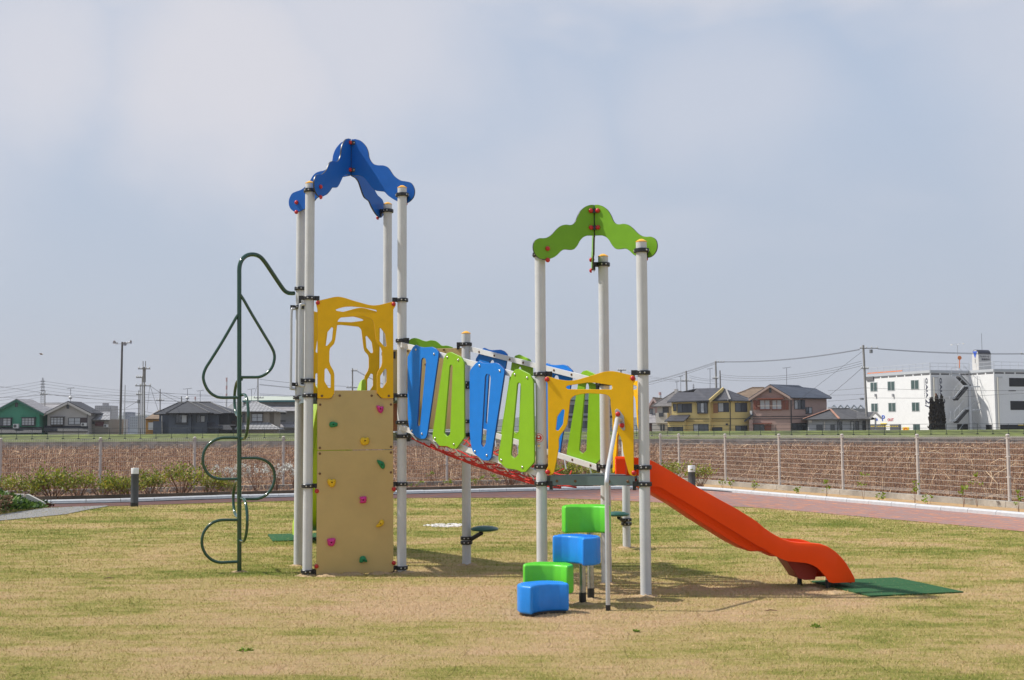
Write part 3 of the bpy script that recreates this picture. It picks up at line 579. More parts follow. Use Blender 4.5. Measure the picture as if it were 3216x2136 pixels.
YH = [[(606, 292, .01), (640, 278, .1), (700, 263, .2), (765, 260, .2), (870, 268, .2), (1008, 293, .02), (1016, 305, .02), (1004, 322, .02), (735, 322, .1), (618, 302, .03)],
      [(570, 462, .02), (584, 472, .02), (572, 590, .03), (522, 650, .02), (500, 640, .02), (516, 528, .03)],
      [(1032, 470, .02), (1054, 474, .02), (1095, 530, .03), (1111, 648, .02), (1094, 660, .02), (1040, 600, .03)],
      [(500, 875, .02), (522, 866, .02), (560, 935, .03), (560, 1060, .02), (538, 1062, .02), (498, 995, .03)],
      [(1095, 870, .02), (1110, 882, .02), (1110, 1000, .03), (1072, 1062, .02), (1048, 1060, .02), (1048, 945, .03)]]
YL = [fillet(mp_(PY, c2, q), .02, 5) for q in [YO]+YH]
yp = plate('arch_panel', PY, YL, .019, [YEL, YED], PLAY)
studs(PY, [PY.px(*c2(*q)) for q in ((431, 223), (1178, 237))], KNOB, 'bolt_cap', yp, .0095)
studs(PY, [PY.px(*c2(*q)) for q in ((473, 1140), (1131, 1140))], BOLTD, 'bolt', yp, .0095)
PYB = Plane(BLp, BR, -.055); wdt = PY.len
YM = [[(PYB.len*1.0-(a), z) for a, z in lp] for lp in YL]
plate('arch_panel', PYB, YM, .019, [YEL, YED], PLAY)
# ---- roof arms
def arm_profile(sc=1.0):
    top = [(0, 100), (40, 101), (85, 120), (128, 165), (150, 215), (160, 268), (190, 315), (230, 333), (280, 340), (322, 365), (366, 430), (420, 472), (470, 486), (512, 505), (537, 560), (527, 618), (482, 657), (432, 654), (382, 632), (322, 590), (287, 555), (252, 546), (212, 536), (182, 510), (152, 470), (117, 425), (72, 402), (0, 397)]
    P = [(x/666*sc*1.055, y) for x, y in top]; z0 = zat(ctr, c1(0, 100)[1]); z1 = zat(ctr, c1(0, 397)[1]); kz = (z0-z1)/297
    return [(.012, z0)] + smooth([(x, z0-(y-100)*kz) for x, y in P[1:-1]], 4, False) + [(.012, z1)]
AP = arm_profile()
th0 = ang(FL, FR)
for i, (p, da) in enumerate(((FL, -3*math.pi/4), (FR, -math.pi/4), (BR, math.pi/4), (BLp, 3*math.pi/4))):
    a = th0+da+math.radians(8.5); q = (ctr[0]+math.cos(a), ctr[1]+math.sin(a))
    pl = Plane(ctr, q); ar = plate('roof_arm', pl, [AP], .019, [BLU, CORE], PLAY)
    rr = (Vector((p[0], p[1], 0))-Vector((ctr[0], ctr[1], 0))).dot(pl.d); side = (Vector((p[0], p[1], 0))-Vector((ctr[0], ctr[1], 0))).dot(pl.n); sg = -1 if side > 0 else 1
    zz = min(z for x, z in AP if x > rr-.1)+.12
    f = {FL: (TC-.0)}.get(p, TC)
    nl = Vector((ctr[0], ctr[1], 0))+pl.d*rr
    clamp(p, TC, (nl.x, nl.y), .06)
    for dz in (.06, -.06):
        M = pl.mat() @ Matrix.Translation((rr-.02, TC+dz-.02, sg*.0095))
        if sg < 0: M = M @ Matrix.Rotation(math.pi, 4, 'X')
        inst('bolt_cap', KNOB, ar, M)
    for vv in (132, 355):
        for s_ in (1, -1):
            M = pl.mat() @ Matrix.Translation((.045, zat(ctr, c1(0, vv)[1]), s_*.0095))
            if s_ < 0: M = M @ Matrix.Rotation(math.pi, 4, 'X')
            inst('bolt_cap', KNOB if s_ == sg else BOLT, ar, M)
for vv in (132, 355):
    MB().box((-.045, -.045, -.022), (.045, .045, .022)).build('apex_bracket', BLK, PLAY, Matrix.Translation((ctr[0], ctr[1], zat(ctr, c1(0, vv)[1]))) @ Matrix.Rotation(th0, 4, 'Z'))
# green roof: three arms
PA = Plane(RFL, RFR, 0)
gtop = [(757, 137), (800, 140), (850, 160), (905, 205), (940, 262), (960, 310), (985, 342), (1020, 355), (1070, 355), (1120, 372), (1165, 408), (1215, 462), (1260, 492), (1300, 503), (1350, 508), (1395, 540), (1410, 600), (1392, 660), (1345, 700), (1285, 705), (1225, 695), (1170, 665), (1120, 618), (1080, 598), (1020, 598), (980, 588), (945, 550), (915, 500), (880, 465), (835, 445), (757, 440)]
zg = lambda y: zat(rct, c7(0, y)[1]); xg = lambda x: (x-757)/3.136/F*12.2*1.04
GP = [(.01, zg(137))] + smooth([(xg(x), zg(y)) for x, y in gtop[1:-1]], 4, False) + [(.01, zg(440))]
gk = max(x for x, z in GP)
for p, a0 in ((RFL, 11), (RFR, 11), (RB, 11)):
    a = ang(rct, p)+math.radians(a0); pl = Plane(rct, (rct[0]+math.cos(a), rct[1]+math.sin(a)))
    f = .71/gk
    ar = plate('roof_arm', pl, [[(x*f, z) for x, z in GP]], .019, [GRN, CORE], PLAY)
    dv = Vector((p[0]-rct[0], p[1]-rct[1], 0)); rr = dv.dot(pl.d); sg = -1 if dv.dot(pl.n) > 0 else 1
    nl = Vector((rct[0], rct[1], 0))+pl.d*rr; clamp(p, RC, (nl.x, nl.y), .06)
    for r_, z_ in ((rr-.02, RC+.05), (rr-.02, RC-.065), (.05, zg(200)), (.05, zg(365))):
        for s_ in (1, -1):
            M = pl.mat() @ Matrix.Translation((r_, z_, s_*.0095))
            if s_ < 0: M = M @ Matrix.Rotation(math.pi, 4, 'X')
            inst('bolt_cap' if s_ == sg or r_ < .1 else 'bolt', KNOB if s_ == sg or r_ < .1 else BOLT, ar, M)
for y in (200, 365): MB().box((-.04, -.04, -.02), (.04, .04, .02)).build('apex_bracket', BLK, PLAY, Matrix.Translation((rct[0], rct[1], zg(y))))
# ---- decks
def deck(pts, z, name='deck'):
    P = [Vector((p[0], p[1], 0)) for p in pts]; c = sum(P, Vector())/len(P); n = len(P); root = None
    Q = [p+(c-p).normalized()*.085 for p in P]
    top = MB().prism([(q.x, q.y) for q in Q], z-.02, z-.003).build(name, DECK, PLAY)
    for i in range(n):
        A = P[i]; B = P[(i+1) % n]; d = (B-A).normalized(); A2 = A+d*(PR+.04); B2 = B-d*(PR+.04)
        bm = MB().bar(A2+Vector((0, 0, z-.045)), B2+Vector((0, 0, z-.045)), .03, .09).build('deck_beam', DECK, top)
        nrm = Vector((d.y, -d.x, 0)); l = (B2-A2).length
        for f in (.08, .3, .7, .92):
            M = Matrix(((d.x, 0, nrm.x, 0), (d.y, 0, nrm.y, 0), (0, 1, 0, 0), (0, 0, 0, 1))); q = A2+d*l*f+nrm*.015; M.translation = (q.x, q.y, z-.05)
            inst('bolt', BOLTD, top, M)
    rb = MB(); bb = [q for q in Q]; ym = min(q.y for q in bb)+.06; yM = max(q.y for q in bb)-.06
    k = int((yM-ym)/.045)
    for i in range(k):
        y = ym+i*.045; xs = []
        for j in range(n):
            A = Q[j]; B = Q[(j+1) % n]
            if (A.y-y)*(B.y-y) < 0: xs.append(A.x+(B.x-A.x)*(y-A.y)/(B.y-A.y))
        if len(xs) == 2: rb.box((min(xs)+.02, y, z-.003), (max(xs)-.02, y+.022, z+.004))
    kind(rb.build('grip_rib', DECK, top), 'stuff')
deck([FL, FR, BR, BLp], DL); deck([FR, MID, BR], DM-.02); deck([RFL, RFR, RB], DR)
# red riser between the decks and tan barrier with green hill behind
PRs = Plane(FR, BR, 0); plate('riser_board', PRs, [fillet([(.07, DM), (PRs.len-.07, DM), (PRs.len-.07, DL-.1), (.07, DL-.1)], .01)], .015, [RRED], PLAY)
PT = Plane(BR, MID, 0)
tb = fillet([(.06, 1.62), (PT.len-.06, 1.62), (PT.len-.06, 2.46, .05), (PT.len-.02, 2.52, .04), (PT.len-.04, 2.60, .03), (.06, 2.60, .02)], .02)
bp_ = plate('barrier_board', PT, [tb], .019, [TAN, TED], PLAY)
ch = crop(1220, 1020, 7.127)
PH = Plane(BR, MID, -.04)
hl = [PH.px(*ch(x, y)) for x, y in [(300, 470), (400, 420), (470, 350), (520, 312), (600, 298), (680, 315), (780, 355), (850, 370), (920, 352), (980, 348), (1060, 365), (1120, 405), (1180, 458), (1230, 470), (1300, 466), (1370, 480), (1440, 505)]]
plate('hill_board', PH, [[(hl[0][0], 2.2)] + smooth(hl, 4, False) + [(hl[-1][0], 2.2)]], .019, [GRN, GED], PLAY)
studs(PT, [PT.px(*ch(x, y)) for x, y in ((438, 585), (1245, 560), (835, 890))], BOLTD, 'bolt', bp_, .0095)
# ---- bridge
PB = Plane(FR, RFL, .085); PB0 = Plane(FR, RFL, 0); PF0 = Plane(MID, RB, 0)
def railz(v0, v1, pl, p, q): return zat(p, v0), zat(q, v1)
for (za, zb) in (railz(1083.3, 1194.6, PB0, FR, RFL), railz(1342.6, 1485.5, PB0, FR, RFL)):
    for pl, nm in ((PB0, 1), (PF0, -1)):
        A = pl.loc(.03, za, nm*.03); B = pl.loc(pl.len-.03, zb, nm*.03)
        r_ = MB().bar(A, B, .036, .056).build('bridge_rail', RAIL, PLAY)
        for f in ((.1, .22, .34, .44, .55, .66, .78, .9) if nm < 0 else ()):
            M = pl.mat() @ Matrix.Translation((pl.len*f, za+(zb-za)*f, -.03+.018)); inst('bolt', BOLTD, r_, M)
BPX = [
 (BLB, BED, [(170, 262, .03), (195, 241, .02), (236, 260, .1), (270, 265, .1), (345, 260, .04), (378, 275, .05), (407, 308, .03), (403, 350, .03), (300, 1060, .03), (285, 1098, .04), (240, 1102, .05), (205, 1085, .05), (140, 1025, .1), (122, 900, .2), (120, 350, .04)],
  [(247, 378, .03), (262, 360, .02), (283, 366, .03), (290, 400, .03), (236, 975, .02), (218, 988, .02), (209, 970, .02)], [(200, 285), (365, 325), (162, 1022), (254, 1052)]),
 (LIM, GED, [(480, 318, .03), (515, 306, .03), (610, 352, .06), (636, 405, .06), (641, 1085, .04), (565, 1190, .05), (530, 1190, .05), (480, 1167, .1), (415, 1165, .08), (348, 1093, .05), (350, 1050, .06), (452, 360, .06)],
  [(505, 440, .03), (513, 424, .02), (530, 428, .03), (533, 450, .03), (509, 1055, .03), (485, 1080, .03), (455, 1050, .03), (458, 1015, .03)], [(485, 355), (585, 380), (374, 1093), (545, 1148)]),
 (BLB, BED, [(740, 412, .03), (772, 388, .02), (803, 405, .1), (850, 410, .1), (922, 404, .04), (955, 415, .05), (1008, 468, .05), (1003, 510, .04), (885, 1272, .04), (862, 1298, .04), (810, 1296, .08), (720, 1228, .1), (698, 1150, .1), (686, 1020, .2), (687, 478, .06)],
  [(830, 530, .03), (842, 508, .02), (870, 512, .03), (880, 545, .03), (834, 1140, .03), (812, 1182, .03), (794, 1150, .03), (796, 1110, .03)], [(780, 432), (965, 478), (738, 1213), (846, 1248)]),
 (LIM, GED, [(1100, 468, .03), (1137, 459, .03), (1235, 508, .06), (1268, 575, .06), (1278, 1312, .05), (1195, 1402, .05), (1160, 1402, .05), (1110, 1380, .1), (1020, 1368, .08), (948, 1300, .05), (950, 1250, .06), (1068, 510, .06)],
  [(1122, 600, .03), (1132, 586, .02), (1150, 592, .03), (1156, 625, .03), (1130, 1245, .03), (1095, 1278, .03), (1064, 1250, .03), (1066, 1215, .03)], [(1101, 512), (1214, 542), (978, 1291), (1171, 1357)])]
for k, (ma, me_, O, Hh, scr) in enumerate(BPX):
    lp = [fillet(mp_(PB, c6b, O), .03, 5), fillet(mp_(PB, c6b, Hh), .03, 5)]
    q = plate('bridge_panel', PB, lp, .019, [ma, me_], PLAY, bevel=.004)
    sp = [PB.px(*c6b(*z)) for z in scr]; studs(PB, sp, BOLT, 'bolt', q, .0095)
    PFp = Plane(MID, RB, -.07)
    q2 = link(bpy.data.objects.new('bridge_panel', q.data), PLAY, PFp.mat() @ Matrix.Translation((-.13, .026, 0)))
# sagging red rope net and hangers
zn0, zn1 = zat(FR, 1342.6), zat(RFL, 1485.5)
def netp(s, t):
    a = PB0.loc(PB0.len*s, 0); b = PF0.loc(PF0.len*s, 0); p = a*(1-t)+b*t; p.z = zn0+(zn1-zn0)*s - .06 - .2*math.sin(math.pi*t)**.7*(1-.45*abs(2*s-1)**3) ; return p
net = None
for t in (.14, .38, .62, .86):
    o_ = MB().tube([netp(.03+.94*i/24, t+.02*math.sin(i*2.3)) for i in range(25)], .0092, 7).build('net_rope', ROPE, PLAY)
for j in range(6):
    s0 = .05+.15*j
    for t0, t1, ds in ((.05, .5, .1), (.95, .5, .1), (.5, .05, .1), (.5, .95, .1)):
        MB().tube([netp(s0+ds*i/5, t0+(t1-t0)*i/5) for i in range(6)], .0078, 6).build('net_rope', ROPE, PLAY)
for j in range(6):
    s = .08+.168*j
    for t, pl, sg in ((.05, PB0, 1), (.95, PF0, -1)):
        a = pl.loc(pl.len*(s-.02), zn0+(zn1-zn0)*(s-.02)-.02); b = netp(s+.012, t)
        MB().tube([a, b], .008, 6).build('rope_hanger', SIL, PLAY)
# ---- right tower panels
PYR = Plane(RFL, RFR, .055)
Z = [(350, 275, .03), (372, 256, .03), (398, 263, .02), (470, 284, .2), (560, 300, .2), (615, 300, .2), (680, 288, .3), (800, 252, .3), (930, 212, .3), (1000, 204, .3), (1062, 212, .3), (1150, 234, .2), (1225, 250, .03), (1245, 275, .03), (1238, 302, .03), (1220, 325, .02), (1226, 1178, .02), (1250, 1200, .03), (1250, 1235, .03), (1222, 1242, .03), (1180, 1225, .05), (1165, 1170, .05), (1120, 1000, .08), (1112, 915, .08), (1098, 858, .05), (1045, 775, .05), (1025, 730, .06), (1000, 560, .1), (995, 470, .04), (965, 440, .08), (890, 430, .3), (780, 424, .3), (700, 432, .3), (630, 452, .06), (600, 485, .05), (572, 725, .05), (548, 775, .05), (500, 840, .05), (487, 875, .05), (488, 960, .08), (470, 1060, .1), (440, 1205, .05), (415, 1230, .04), (372, 1225, .03), (356, 1200, .03), (370, 1165, .02), (382, 1140, .02), (378, 330, .02)]
ZH = [[(553, 366, .02), (572, 349, .03), (700, 330, .2), (770, 318, .2), (855, 322, .2), (1005, 346, .03), (1024, 366, .03), (1005, 387, .02), (575, 384, .02)],
      [(522, 580, .02), (546, 586, .02), (529, 730, .03), (482, 795, .02), (456, 788, .02), (471, 655, .04)]]
ZL = [fillet(mp_(PYR, c8, q), .02, 5) for q in [Z]+ZH]
rp_ = plate('arch_panel', PYR, ZL, .019, [YEL, YED], PLAY)
studs(PYR, [PYR.px(*c8(*q)) for q in ((374, 287), (1217, 277), (380, 1200), (1229, 1208))], KNOB, 'bolt_cap', rp_, .0095)
PY2 = Plane(RFR, RB, .055); plate('arch_panel', PY2, ZL, .019, [YEL, YED], PLAY)
brk = plate('handrail_bracket', PYR, [fillet(mp_(PYR, c8, [(1042, 590), (1060, 575), (1085, 590), (1128, 650), (1143, 785), (1122, 793), (1100, 770), (1052, 690)]), .02, 4)], .012, [mat('grey_bracket', (.42, .43, .44), .4)], PLAY, off=.016)
studs(PYR, [PYR.px(*c8(*q)) for q in ((1073, 630), (1113, 740))], KNOB, 'bolt_cap', brk, .022)
a = PYR.loc(*PYR.px(*c8(1100, 690))); b0 = gnd(1909.8, 1917.7)
zb = at(*c8(955, 1235), b0.y).z
hp = smooth([(a.x, a.y, a.z), (a.x-.03, a.y-.07, a.z+.002), (a.x-.06, a.y-.12, a.z-.03), (a.x-.085, a.y-.19, a.z-.12)], 4, False) if False else None
p1 = at(*c8(1060, 680), a.y-.11); 
pts = [a, a.lerp(p1, .8), p1, p1.lerp(Vector((b0.x, b0.y, zb)), .08)]
m1_ = Vector((b0.x, b0.y, zb)); pts += [p1.lerp(m1_, f) for f in (.3, .6, .88)] + [Vector((b0.x, b0.y+.0, zb-.04)), Vector((b0.x, b0.y, zb-.14)), Vector((b0.x, b0.y, .6)), Vector((b0.x, b0.y, .03))]
P3 = [Vector(q) for q in smooth([tuple(q) for q in pts], 5, False)]
hr = MB().tube(P3, .0205, 14).build('handrail', GAL, PLAY)
MB().lathe([(.0225, -.05), (.0225, .05)], seg=14).build('foot_sleeve', BLK, hr, Matrix.Translation((b0.x, b0.y, 0)))
# warning stickers on the near post
STK = [((1273, 1050), (1328, 1132))]
def sticker(name, m, z, r, da=0, w=None, h=None, off=.001):
    mb = MB(); a0 = math.radians(-118+da); q = []
    n = 20
    def onp(s, t): a = a0+s/PR; return (RFL[0]+(PR+off)*math.cos(a), RFL[1]+(PR+off)*math.sin(a), z+t)
    if w: 
        vs = [onp(-w/2+w*i/6, -h/2) for i in range(7)]+[onp(-w/2+w*i/6, h/2) for i in range(7)]; mb.add(vs, [(i, i+1, 8+i, 7+i) for i in range(6)])
    else:
        rs = [r*k for k in (1, .75, .5, .25)]; vs = [onp(0, 0)]
        for k in rs: vs += [onp(k*math.cos(2*math.pi*i/n), k*math.sin(2*math.pi*i/n)) for i in range(n)]
        fs = [(1+j*n+i, 1+j*n+(i+1) % n, 1+(j+1)*n+(i+1) % n, 1+(j+1)*n+i) for j in range(3) for i in range(n)]+[(0, 1+3*n+(i+1) % n, 1+3*n+i) for i in range(n)]
        mb.add(vs, fs)
    return mb.build(name, m, PLAY)
zs = zat(RFL, 1375.5); SR = mat('sticker_red', (.62, .03, .02), .35); SW = mat('sticker_white', (.75, .72, .68), .35); SY = mat('sticker_yellow', (.8, .5, .05), .4); SO = mat('sticker_olive', (.25, .2, .08), .4)
sticker('sticker', PST, zs-.02, 0, 0, .12, .19, .0008); sticker('sticker', SR, zs, .045, off=.0016); sticker('sticker', SW, zs, .039, off=.0024); sticker('sticker', SR, zs+.0, .031, off=.0032); sticker('sticker', SW, zs+.012, .011, off=.004); sticker('sticker', SW, zs-.017, 0, 0, .03, .008, .004)
z2 = zat(RFL, 1401); sticker('sticker', SW, z2, 0, 0, .034, .028, .0016); sticker('sticker', SY, z2+.002, 0, 0, .022, .016, .0024); sticker('sticker', SO, z2+.019, 0, 0, .034, .006, .0016); sticker('sticker', SO, z2-.018, 0, 0, .034, .006, .0016)
LUG = MB().box((.066, -.02, -.02), (.118, .02, .024)).box((.092, -.017, -.06), (.118, .017, .024)).mesh('clamp_lug', BLK)
# ---- handles on the open side of the tall tower
for (p, px_, v0, v1, c) in ((BLp, 921, 971, 1222, 0), (FL, 935, 957, 1212, 0)):
    u_ = Vector((-math.cos(th0), -math.sin(th0), 0)); Pq = Vector((p[0], p[1], 0)); z1 = zat(p, v0); z0 = zat(p, v1)
    o1 = .105; side = Vector((math.sin(th0), -math.cos(th0), 0))*(0.02)
    pp = [(Pq+u_*.05+side+Vector((0, 0, z1))), (Pq+u_*(o1-.02)+side+Vector((0, 0, z1-.003))), (Pq+u_*o1+side+Vector((0, 0, z1-.05))), (Pq+u_*o1+side+Vector((0, 0, (z0+z1)/2))), (Pq+u_*o1+side+Vector((0, 0, z0+.05))), (Pq+u_*(o1-.02)+side+Vector((0, 0, z0+.003))), (Pq+u_*.05+side+Vector((0, 0, z0)))]
    MB().tube([Vector(q) for q in smooth([tuple(q) for q in pp], 6, False)], .0155, 12).build('handle', GAL, PLAY)
    for vz in ((936.8, 1195.7) if p is FL else (965.5, 1208)):
        inst('clamp_lug', LUG, PLAY, Matrix.Translation((p[0], p[1], zat(p, vz))) @ Matrix.Rotation(th0+math.pi, 4, 'Z'))
# ---- curly climber
pb = gnd(750.5, 1791.8); pb = Vector((-3.135, 14.0, 0)); gp = MB()
PC = Plane((pb.x, pb.y), (pb.x+math.cos(.33), pb.y+math.sin(.33)))
k0 = CX+F*pb.x/pb.y
top = [c4(*q) for q in ((517, 300), (517, 265), (523, 215), (545, 165), (590, 128), (645, 118), (705, 135), (755, 185), (830, 295), (900, 400), (945, 460), (985, 483), (1035, 486))]
xt_ = at(*top[0], pb.y); pts = [Vector((pb.x, pb.y, -.05)).lerp(xt_, f) for f in (0, .25, .5, .75, .93)]
n_ = len(top)
for i, (u, v) in enumerate(top):
    f = max(0, (u-751)/(924-751)); pts.append(at(u, v, pb.y+(BLp[1]-pb.y)*min(1, f)))
pole = MB().tube([Vector(q) for q in smooth([tuple(q) for q in pts], 5, False)], .026, 14).build('curly_climber', DGR, PLAY)
def climb(pts, c, parent=pole):
    q = [PC.px(*c(x, y)) for x, y in pts]; P = [PC.loc(a, z) for a, z in q]
    MB().tube([Vector(t) for t in smooth([tuple(x) for x in P], 6, False)], .0172, 12).build('climbing_loop', DGR, parent)
climb([(505, 690), (485, 720), (440, 800), (350, 955), (250, 1115), (200, 1195), (178, 1260), (182, 1320), (215, 1395), (265, 1445), (330, 1472), (430, 1474), (510, 1472)], c4)
climb([(520, 490), (560, 550), (640, 690), (760, 890), (825, 1000), (848, 1060), (848, 1120), (825, 1190), (775, 1245), (710, 1277), (620, 1281), (520, 1281)], c4)
climb([(405, 464), (330, 463), (260, 468), (195, 500), (150, 555), (136, 615), (140, 670), (165, 720), (205, 755), (260, 771), (330, 772), (405, 771)], c5)
climb([(405, 616), (480, 614), (550, 617), (610, 638), (655, 685), (671, 740), (665, 800), (640, 855), (600, 895), (550, 917), (480, 920), (405, 919)], c5)
climb([(405, 1076), (330, 1076), (255, 1080), (190, 1110), (145, 1165), (129, 1225), (133, 1280), (160, 1335), (205, 1375), (260, 1393), (330, 1391), (405, 1388)], c5)
def climb2(z1, z0, sg):
    d = Vector((math.sin(.42), -math.cos(.42), 0))*sg; h = (z1-z0)/2; zc = (z0+z1)/2; r = .40; P = [Vector((pb.x, pb.y, z1))+d*.0]
    P.append(Vector((pb.x, pb.y, z1))+d*.12)
    for i in range(11):
        a = math.pi/2-math.pi*i/10; P.append(Vector((pb.x, pb.y, zc+h*math.sin(a)))+d*(.16+(r-.16)*math.cos(a)))
    P += [Vector((pb.x, pb.y, z0))+d*.12, Vector((pb.x, pb.y, z0))]
    MB().tube([Vector(t) for t in smooth([tuple(x) for x in P], 3, False)], .0172, 12).build('climbing_loop', DGR, pole)
zz = lambda y: at(*c5(405, y), pb.y).z
climb2(zz(150)+.01, zz(470), 1); climb2(zz(28), zz(300), -1); climb2(zz(912), zz(1228), 1); climb2(zz(790), zz(1060), -1)
# ---- disc steps
def disc(c, r, post, z, parent, zc):
    dm = MB().lathe([(r*.55, -.028), (r*.93, -.018), (r, -.006), (r*.985, .006), (r*.9, .016), (r*.86, .012), (r*.78, .022), (r*.74, .018), (r*.62, .029), (r*.58, .024), (r*.42, .034), (r*.38, .029), (r*.2, .036), (.002, .038)], seg=36).build('disc_step', DSC, parent, Matrix.Translation(c))
    MB().tube([Vector((post[0], post[1], zc)).lerp(Vector((c[0], c[1], z)), .25)-Vector((0, 0, .02)), Vector((post[0], post[1], zc)).lerp(Vector((c[0], c[1], z-.03)), .85)], .026, 10).build('disc_bracket', BLK, dm)
dc = at(1522, 1661, 14.45); disc((dc.x, dc.y, dc.z), .165, MID, dc.z, PLAY, zat(MID, 1697))
# ---- slides: side walls, bed and flanges swept along a measured profile
def slide(name, m, A, d, prof, w, t=.02, parent=None):
    """prof: list of (s, rim z, skirt z, bed z); near side starts at A, runs along d"""
    n = len(prof); d = d.normalized(); q = Vector((-d.y, d.x, 0)); mb = MB(); sec = []
    for s, zr, zk, zb in prof:
        zb = min(zb, zr-.05); rm = zr-.012; zj = max(zk+.05, zb+.01)
        row = [(0, zk), (-.004, zk+(rm-zk)*.5), (0, rm), (.008, zr), (.03, zr+.003), (.045, zr-.012), (.05, rm-.02), (.058, zb+.06), (.075, zb+.02), (.11, zb+.004), (w/2, zb), (w-.11, zb+.004), (w-.075, zb+.02), (w-.058, zb+.06), (w-.05, rm-.02), (w-.045, zr-.012), (w-.03, zr+.003), (w-.008, zr), (w, rm), (w+.004, zk+(rm-zk)*.5), (w, zk), (w-.012, zk), (w-.014, min(rm-.02, max(zk+.02, zj))), (w-.066, min(rm-.02, max(zk+.02, zj))), (w-.07, min(zb-.008, zj-.005)), (w-.10, zb-.02), (.10, zb-.02), (.07, min(zb-.008, zj-.005)), (.066, min(rm-.02, max(zk+.02, zj))), (.014, min(rm-.02, max(zk+.02, zj))), (.012, zk)]
        sec.append([A + d*s + q*a + Vector((0, 0, z)) for a, z in row])
    k = len(sec[0]); vs = [v for r in sec for v in r]
    mb.add(vs, [(i*k+j, i*k+(j+1) % k, (i+1)*k+(j+1) % k, (i+1)*k+j) for i in range(n-1) for j in range(k)], 0, True)
    mb.add(sec[0], [tuple(range(k))]); mb.add(sec[-1], [tuple(reversed(range(k)))])
    return mb.build(name, m, parent)
a8 = math.radians(8); sd = Vector((math.cos(a8), math.sin(a8), 0)); SA = Vector((1.10, 11.93, 0)); PSl = Plane((SA.x, SA.y), (SA.x+sd.x, SA.y+sd.y))
def curve_on(c, pts): return [PSl.px(*c(*q)) for q in pts]
rim = curve_on(cs1, [(300, 118), (400, 128), (440, 140), (490, 158), (560, 198), (700, 282), (900, 402), (1100, 514), (1300, 622), (1500, 748)]) + curve_on(cs2, [(0, 330), (100, 398), (200, 450), (300, 480), (420, 491), (520, 494), (600, 503), (680, 530), (760, 583), (840, 662), (900, 745), (940, 825), (960, 890)])
skt = curve_on(cs1, [(300, 395), (440, 400), (545, 405), (700, 500), (900, 615), (1100, 740), (1300, 860), (1500, 985)]) + curve_on(cs2, [(0, 552), (80, 605), (150, 645), (240, 683), (330, 692), (440, 703), (500, 718), (560, 750), (600, 790), (650, 845), (690, 910), (720, 915), (962, 905)])
und = curve_on(cs1, [(300, 380), (440, 455), (700, 600), (900, 735), (1100, 860), (1300, 985), (1450, 1062)]) + curve_on(cs2, [(0, 600), (100, 640), (250, 672), (350, 668), (450, 672), (540, 690), (640, 760), (760, 860), (960, 895)])
def interp(pts, s): a = sorted(pts); return float(np.interp(s, [p[0] for p in a], [p[1] for p in a]))
smax = rim[-1][0]; prof = []; interp_x = PSl.px(*cs2(640, 840))
for i in range(61):
    s = .02+(smax-.02)*i/60; zr = interp(rim, s); zk = interp(skt, s); zr = max(zr, zk+.045); zb = min(interp(und, s)+.03, zr-.1)
    if s > interp_x[0]: zb = max(min(zb+.1, zr-.05), zk+.03)
    prof.append((s, zr, zk, zb))
SW = .52
slo = slide('slide', ORG, SA, sd, prof, SW, parent=PLAY); slo['label'] = 'orange slide'
sq = Vector((-sd.y, sd.x, 0))
def sfoot(u, v, dq, par):
    s, z = PSl.px(u, v); p = SA+sd*s+sq*dq; zt = interp(und, s)+.0
    l = MB().lathe([(.021, .0), (.021, zt)], seg=12).build('slide_leg', GAL, par, Matrix.Translation((p.x, p.y, 0)))
    MB().lathe([(.025, -.02), (.025, .085)], seg=12).build('foot_sleeve', BLK, l, Matrix.Translation((p.x, p.y, 0)))
sfoot(2611, 1830, .09, slo); sfoot(2558, 1830, SW-.12, slo)
s0 = PSl.px(*cs2(260, 690))[0]; s1 = PSl.px(*cs2(640, 760))[0]
MB().prism([(s0+.03, interp(und, s0)-.01), (s1, interp(und, s1)), (s1-.04, interp(und, s1)-.13), (s0+.22, interp(und, s0)-.22), (s0+.16, interp(und, s0)-.20)], .16, SW-.10, 0, Matrix(((sd.x, 0, sq.x, SA.x), (sd.y, 0, sq.y, SA.y), (0, 1, 0, 0), (0, 0, 0, 1)))).build('slide_mount', mat('shaded_slide_plastic', (.30, .018, .006), .5), slo)  # mount's dark red has the shade under the bed put into its colour
# lime slide behind the tall tower
pd = Vector((-math.sin(th0), math.cos(th0), 0)); pe = Vector((math.cos(th0), math.sin(th0), 0))
LA = Vector((BLp[0], BLp[1], 0)) + pe*(.26+.54) - pd*.02
prof = []
zt = DL
for i in range(51):
    s = 3.75*i/50; b = zt-.03 if s < .3 else max(.30, zt-.03-(s-.3)*.62); 
    if s > 3.0: b = max(.10, min(b, .30-(s-3.0)*.25))
    hi = .24
    zr = b+hi*(1 if s < 3.3 else max(.25, 1-(s-3.3)*1.3)); zk = b-.07 if s < 3.2 else max(.06, b-.12)
    prof.append((s, zr, zk, b))
prof = [(s, *[float(np.mean([prof[min(50, max(0, i+j))][k] for j in (-3, -2, -1, 0, 1, 2, 3)])) for k in (1, 2, 3)]) for i, (s, *_) in enumerate(prof)]
sl2 = slide('slide', LSL, LA, pd, prof, .56, parent=PLAY); sl2['label'] = 'lime green slide'
for o_ in (.1, .46):
    p = LA+pd*3.3+Vector((-pd.y, pd.x, 0))*o_
    MB().lathe([(.021, 0), (.021, .16)], seg=10).build('slide_leg', GAL, sl2, Matrix.Translation((p.x, p.y, 0)))
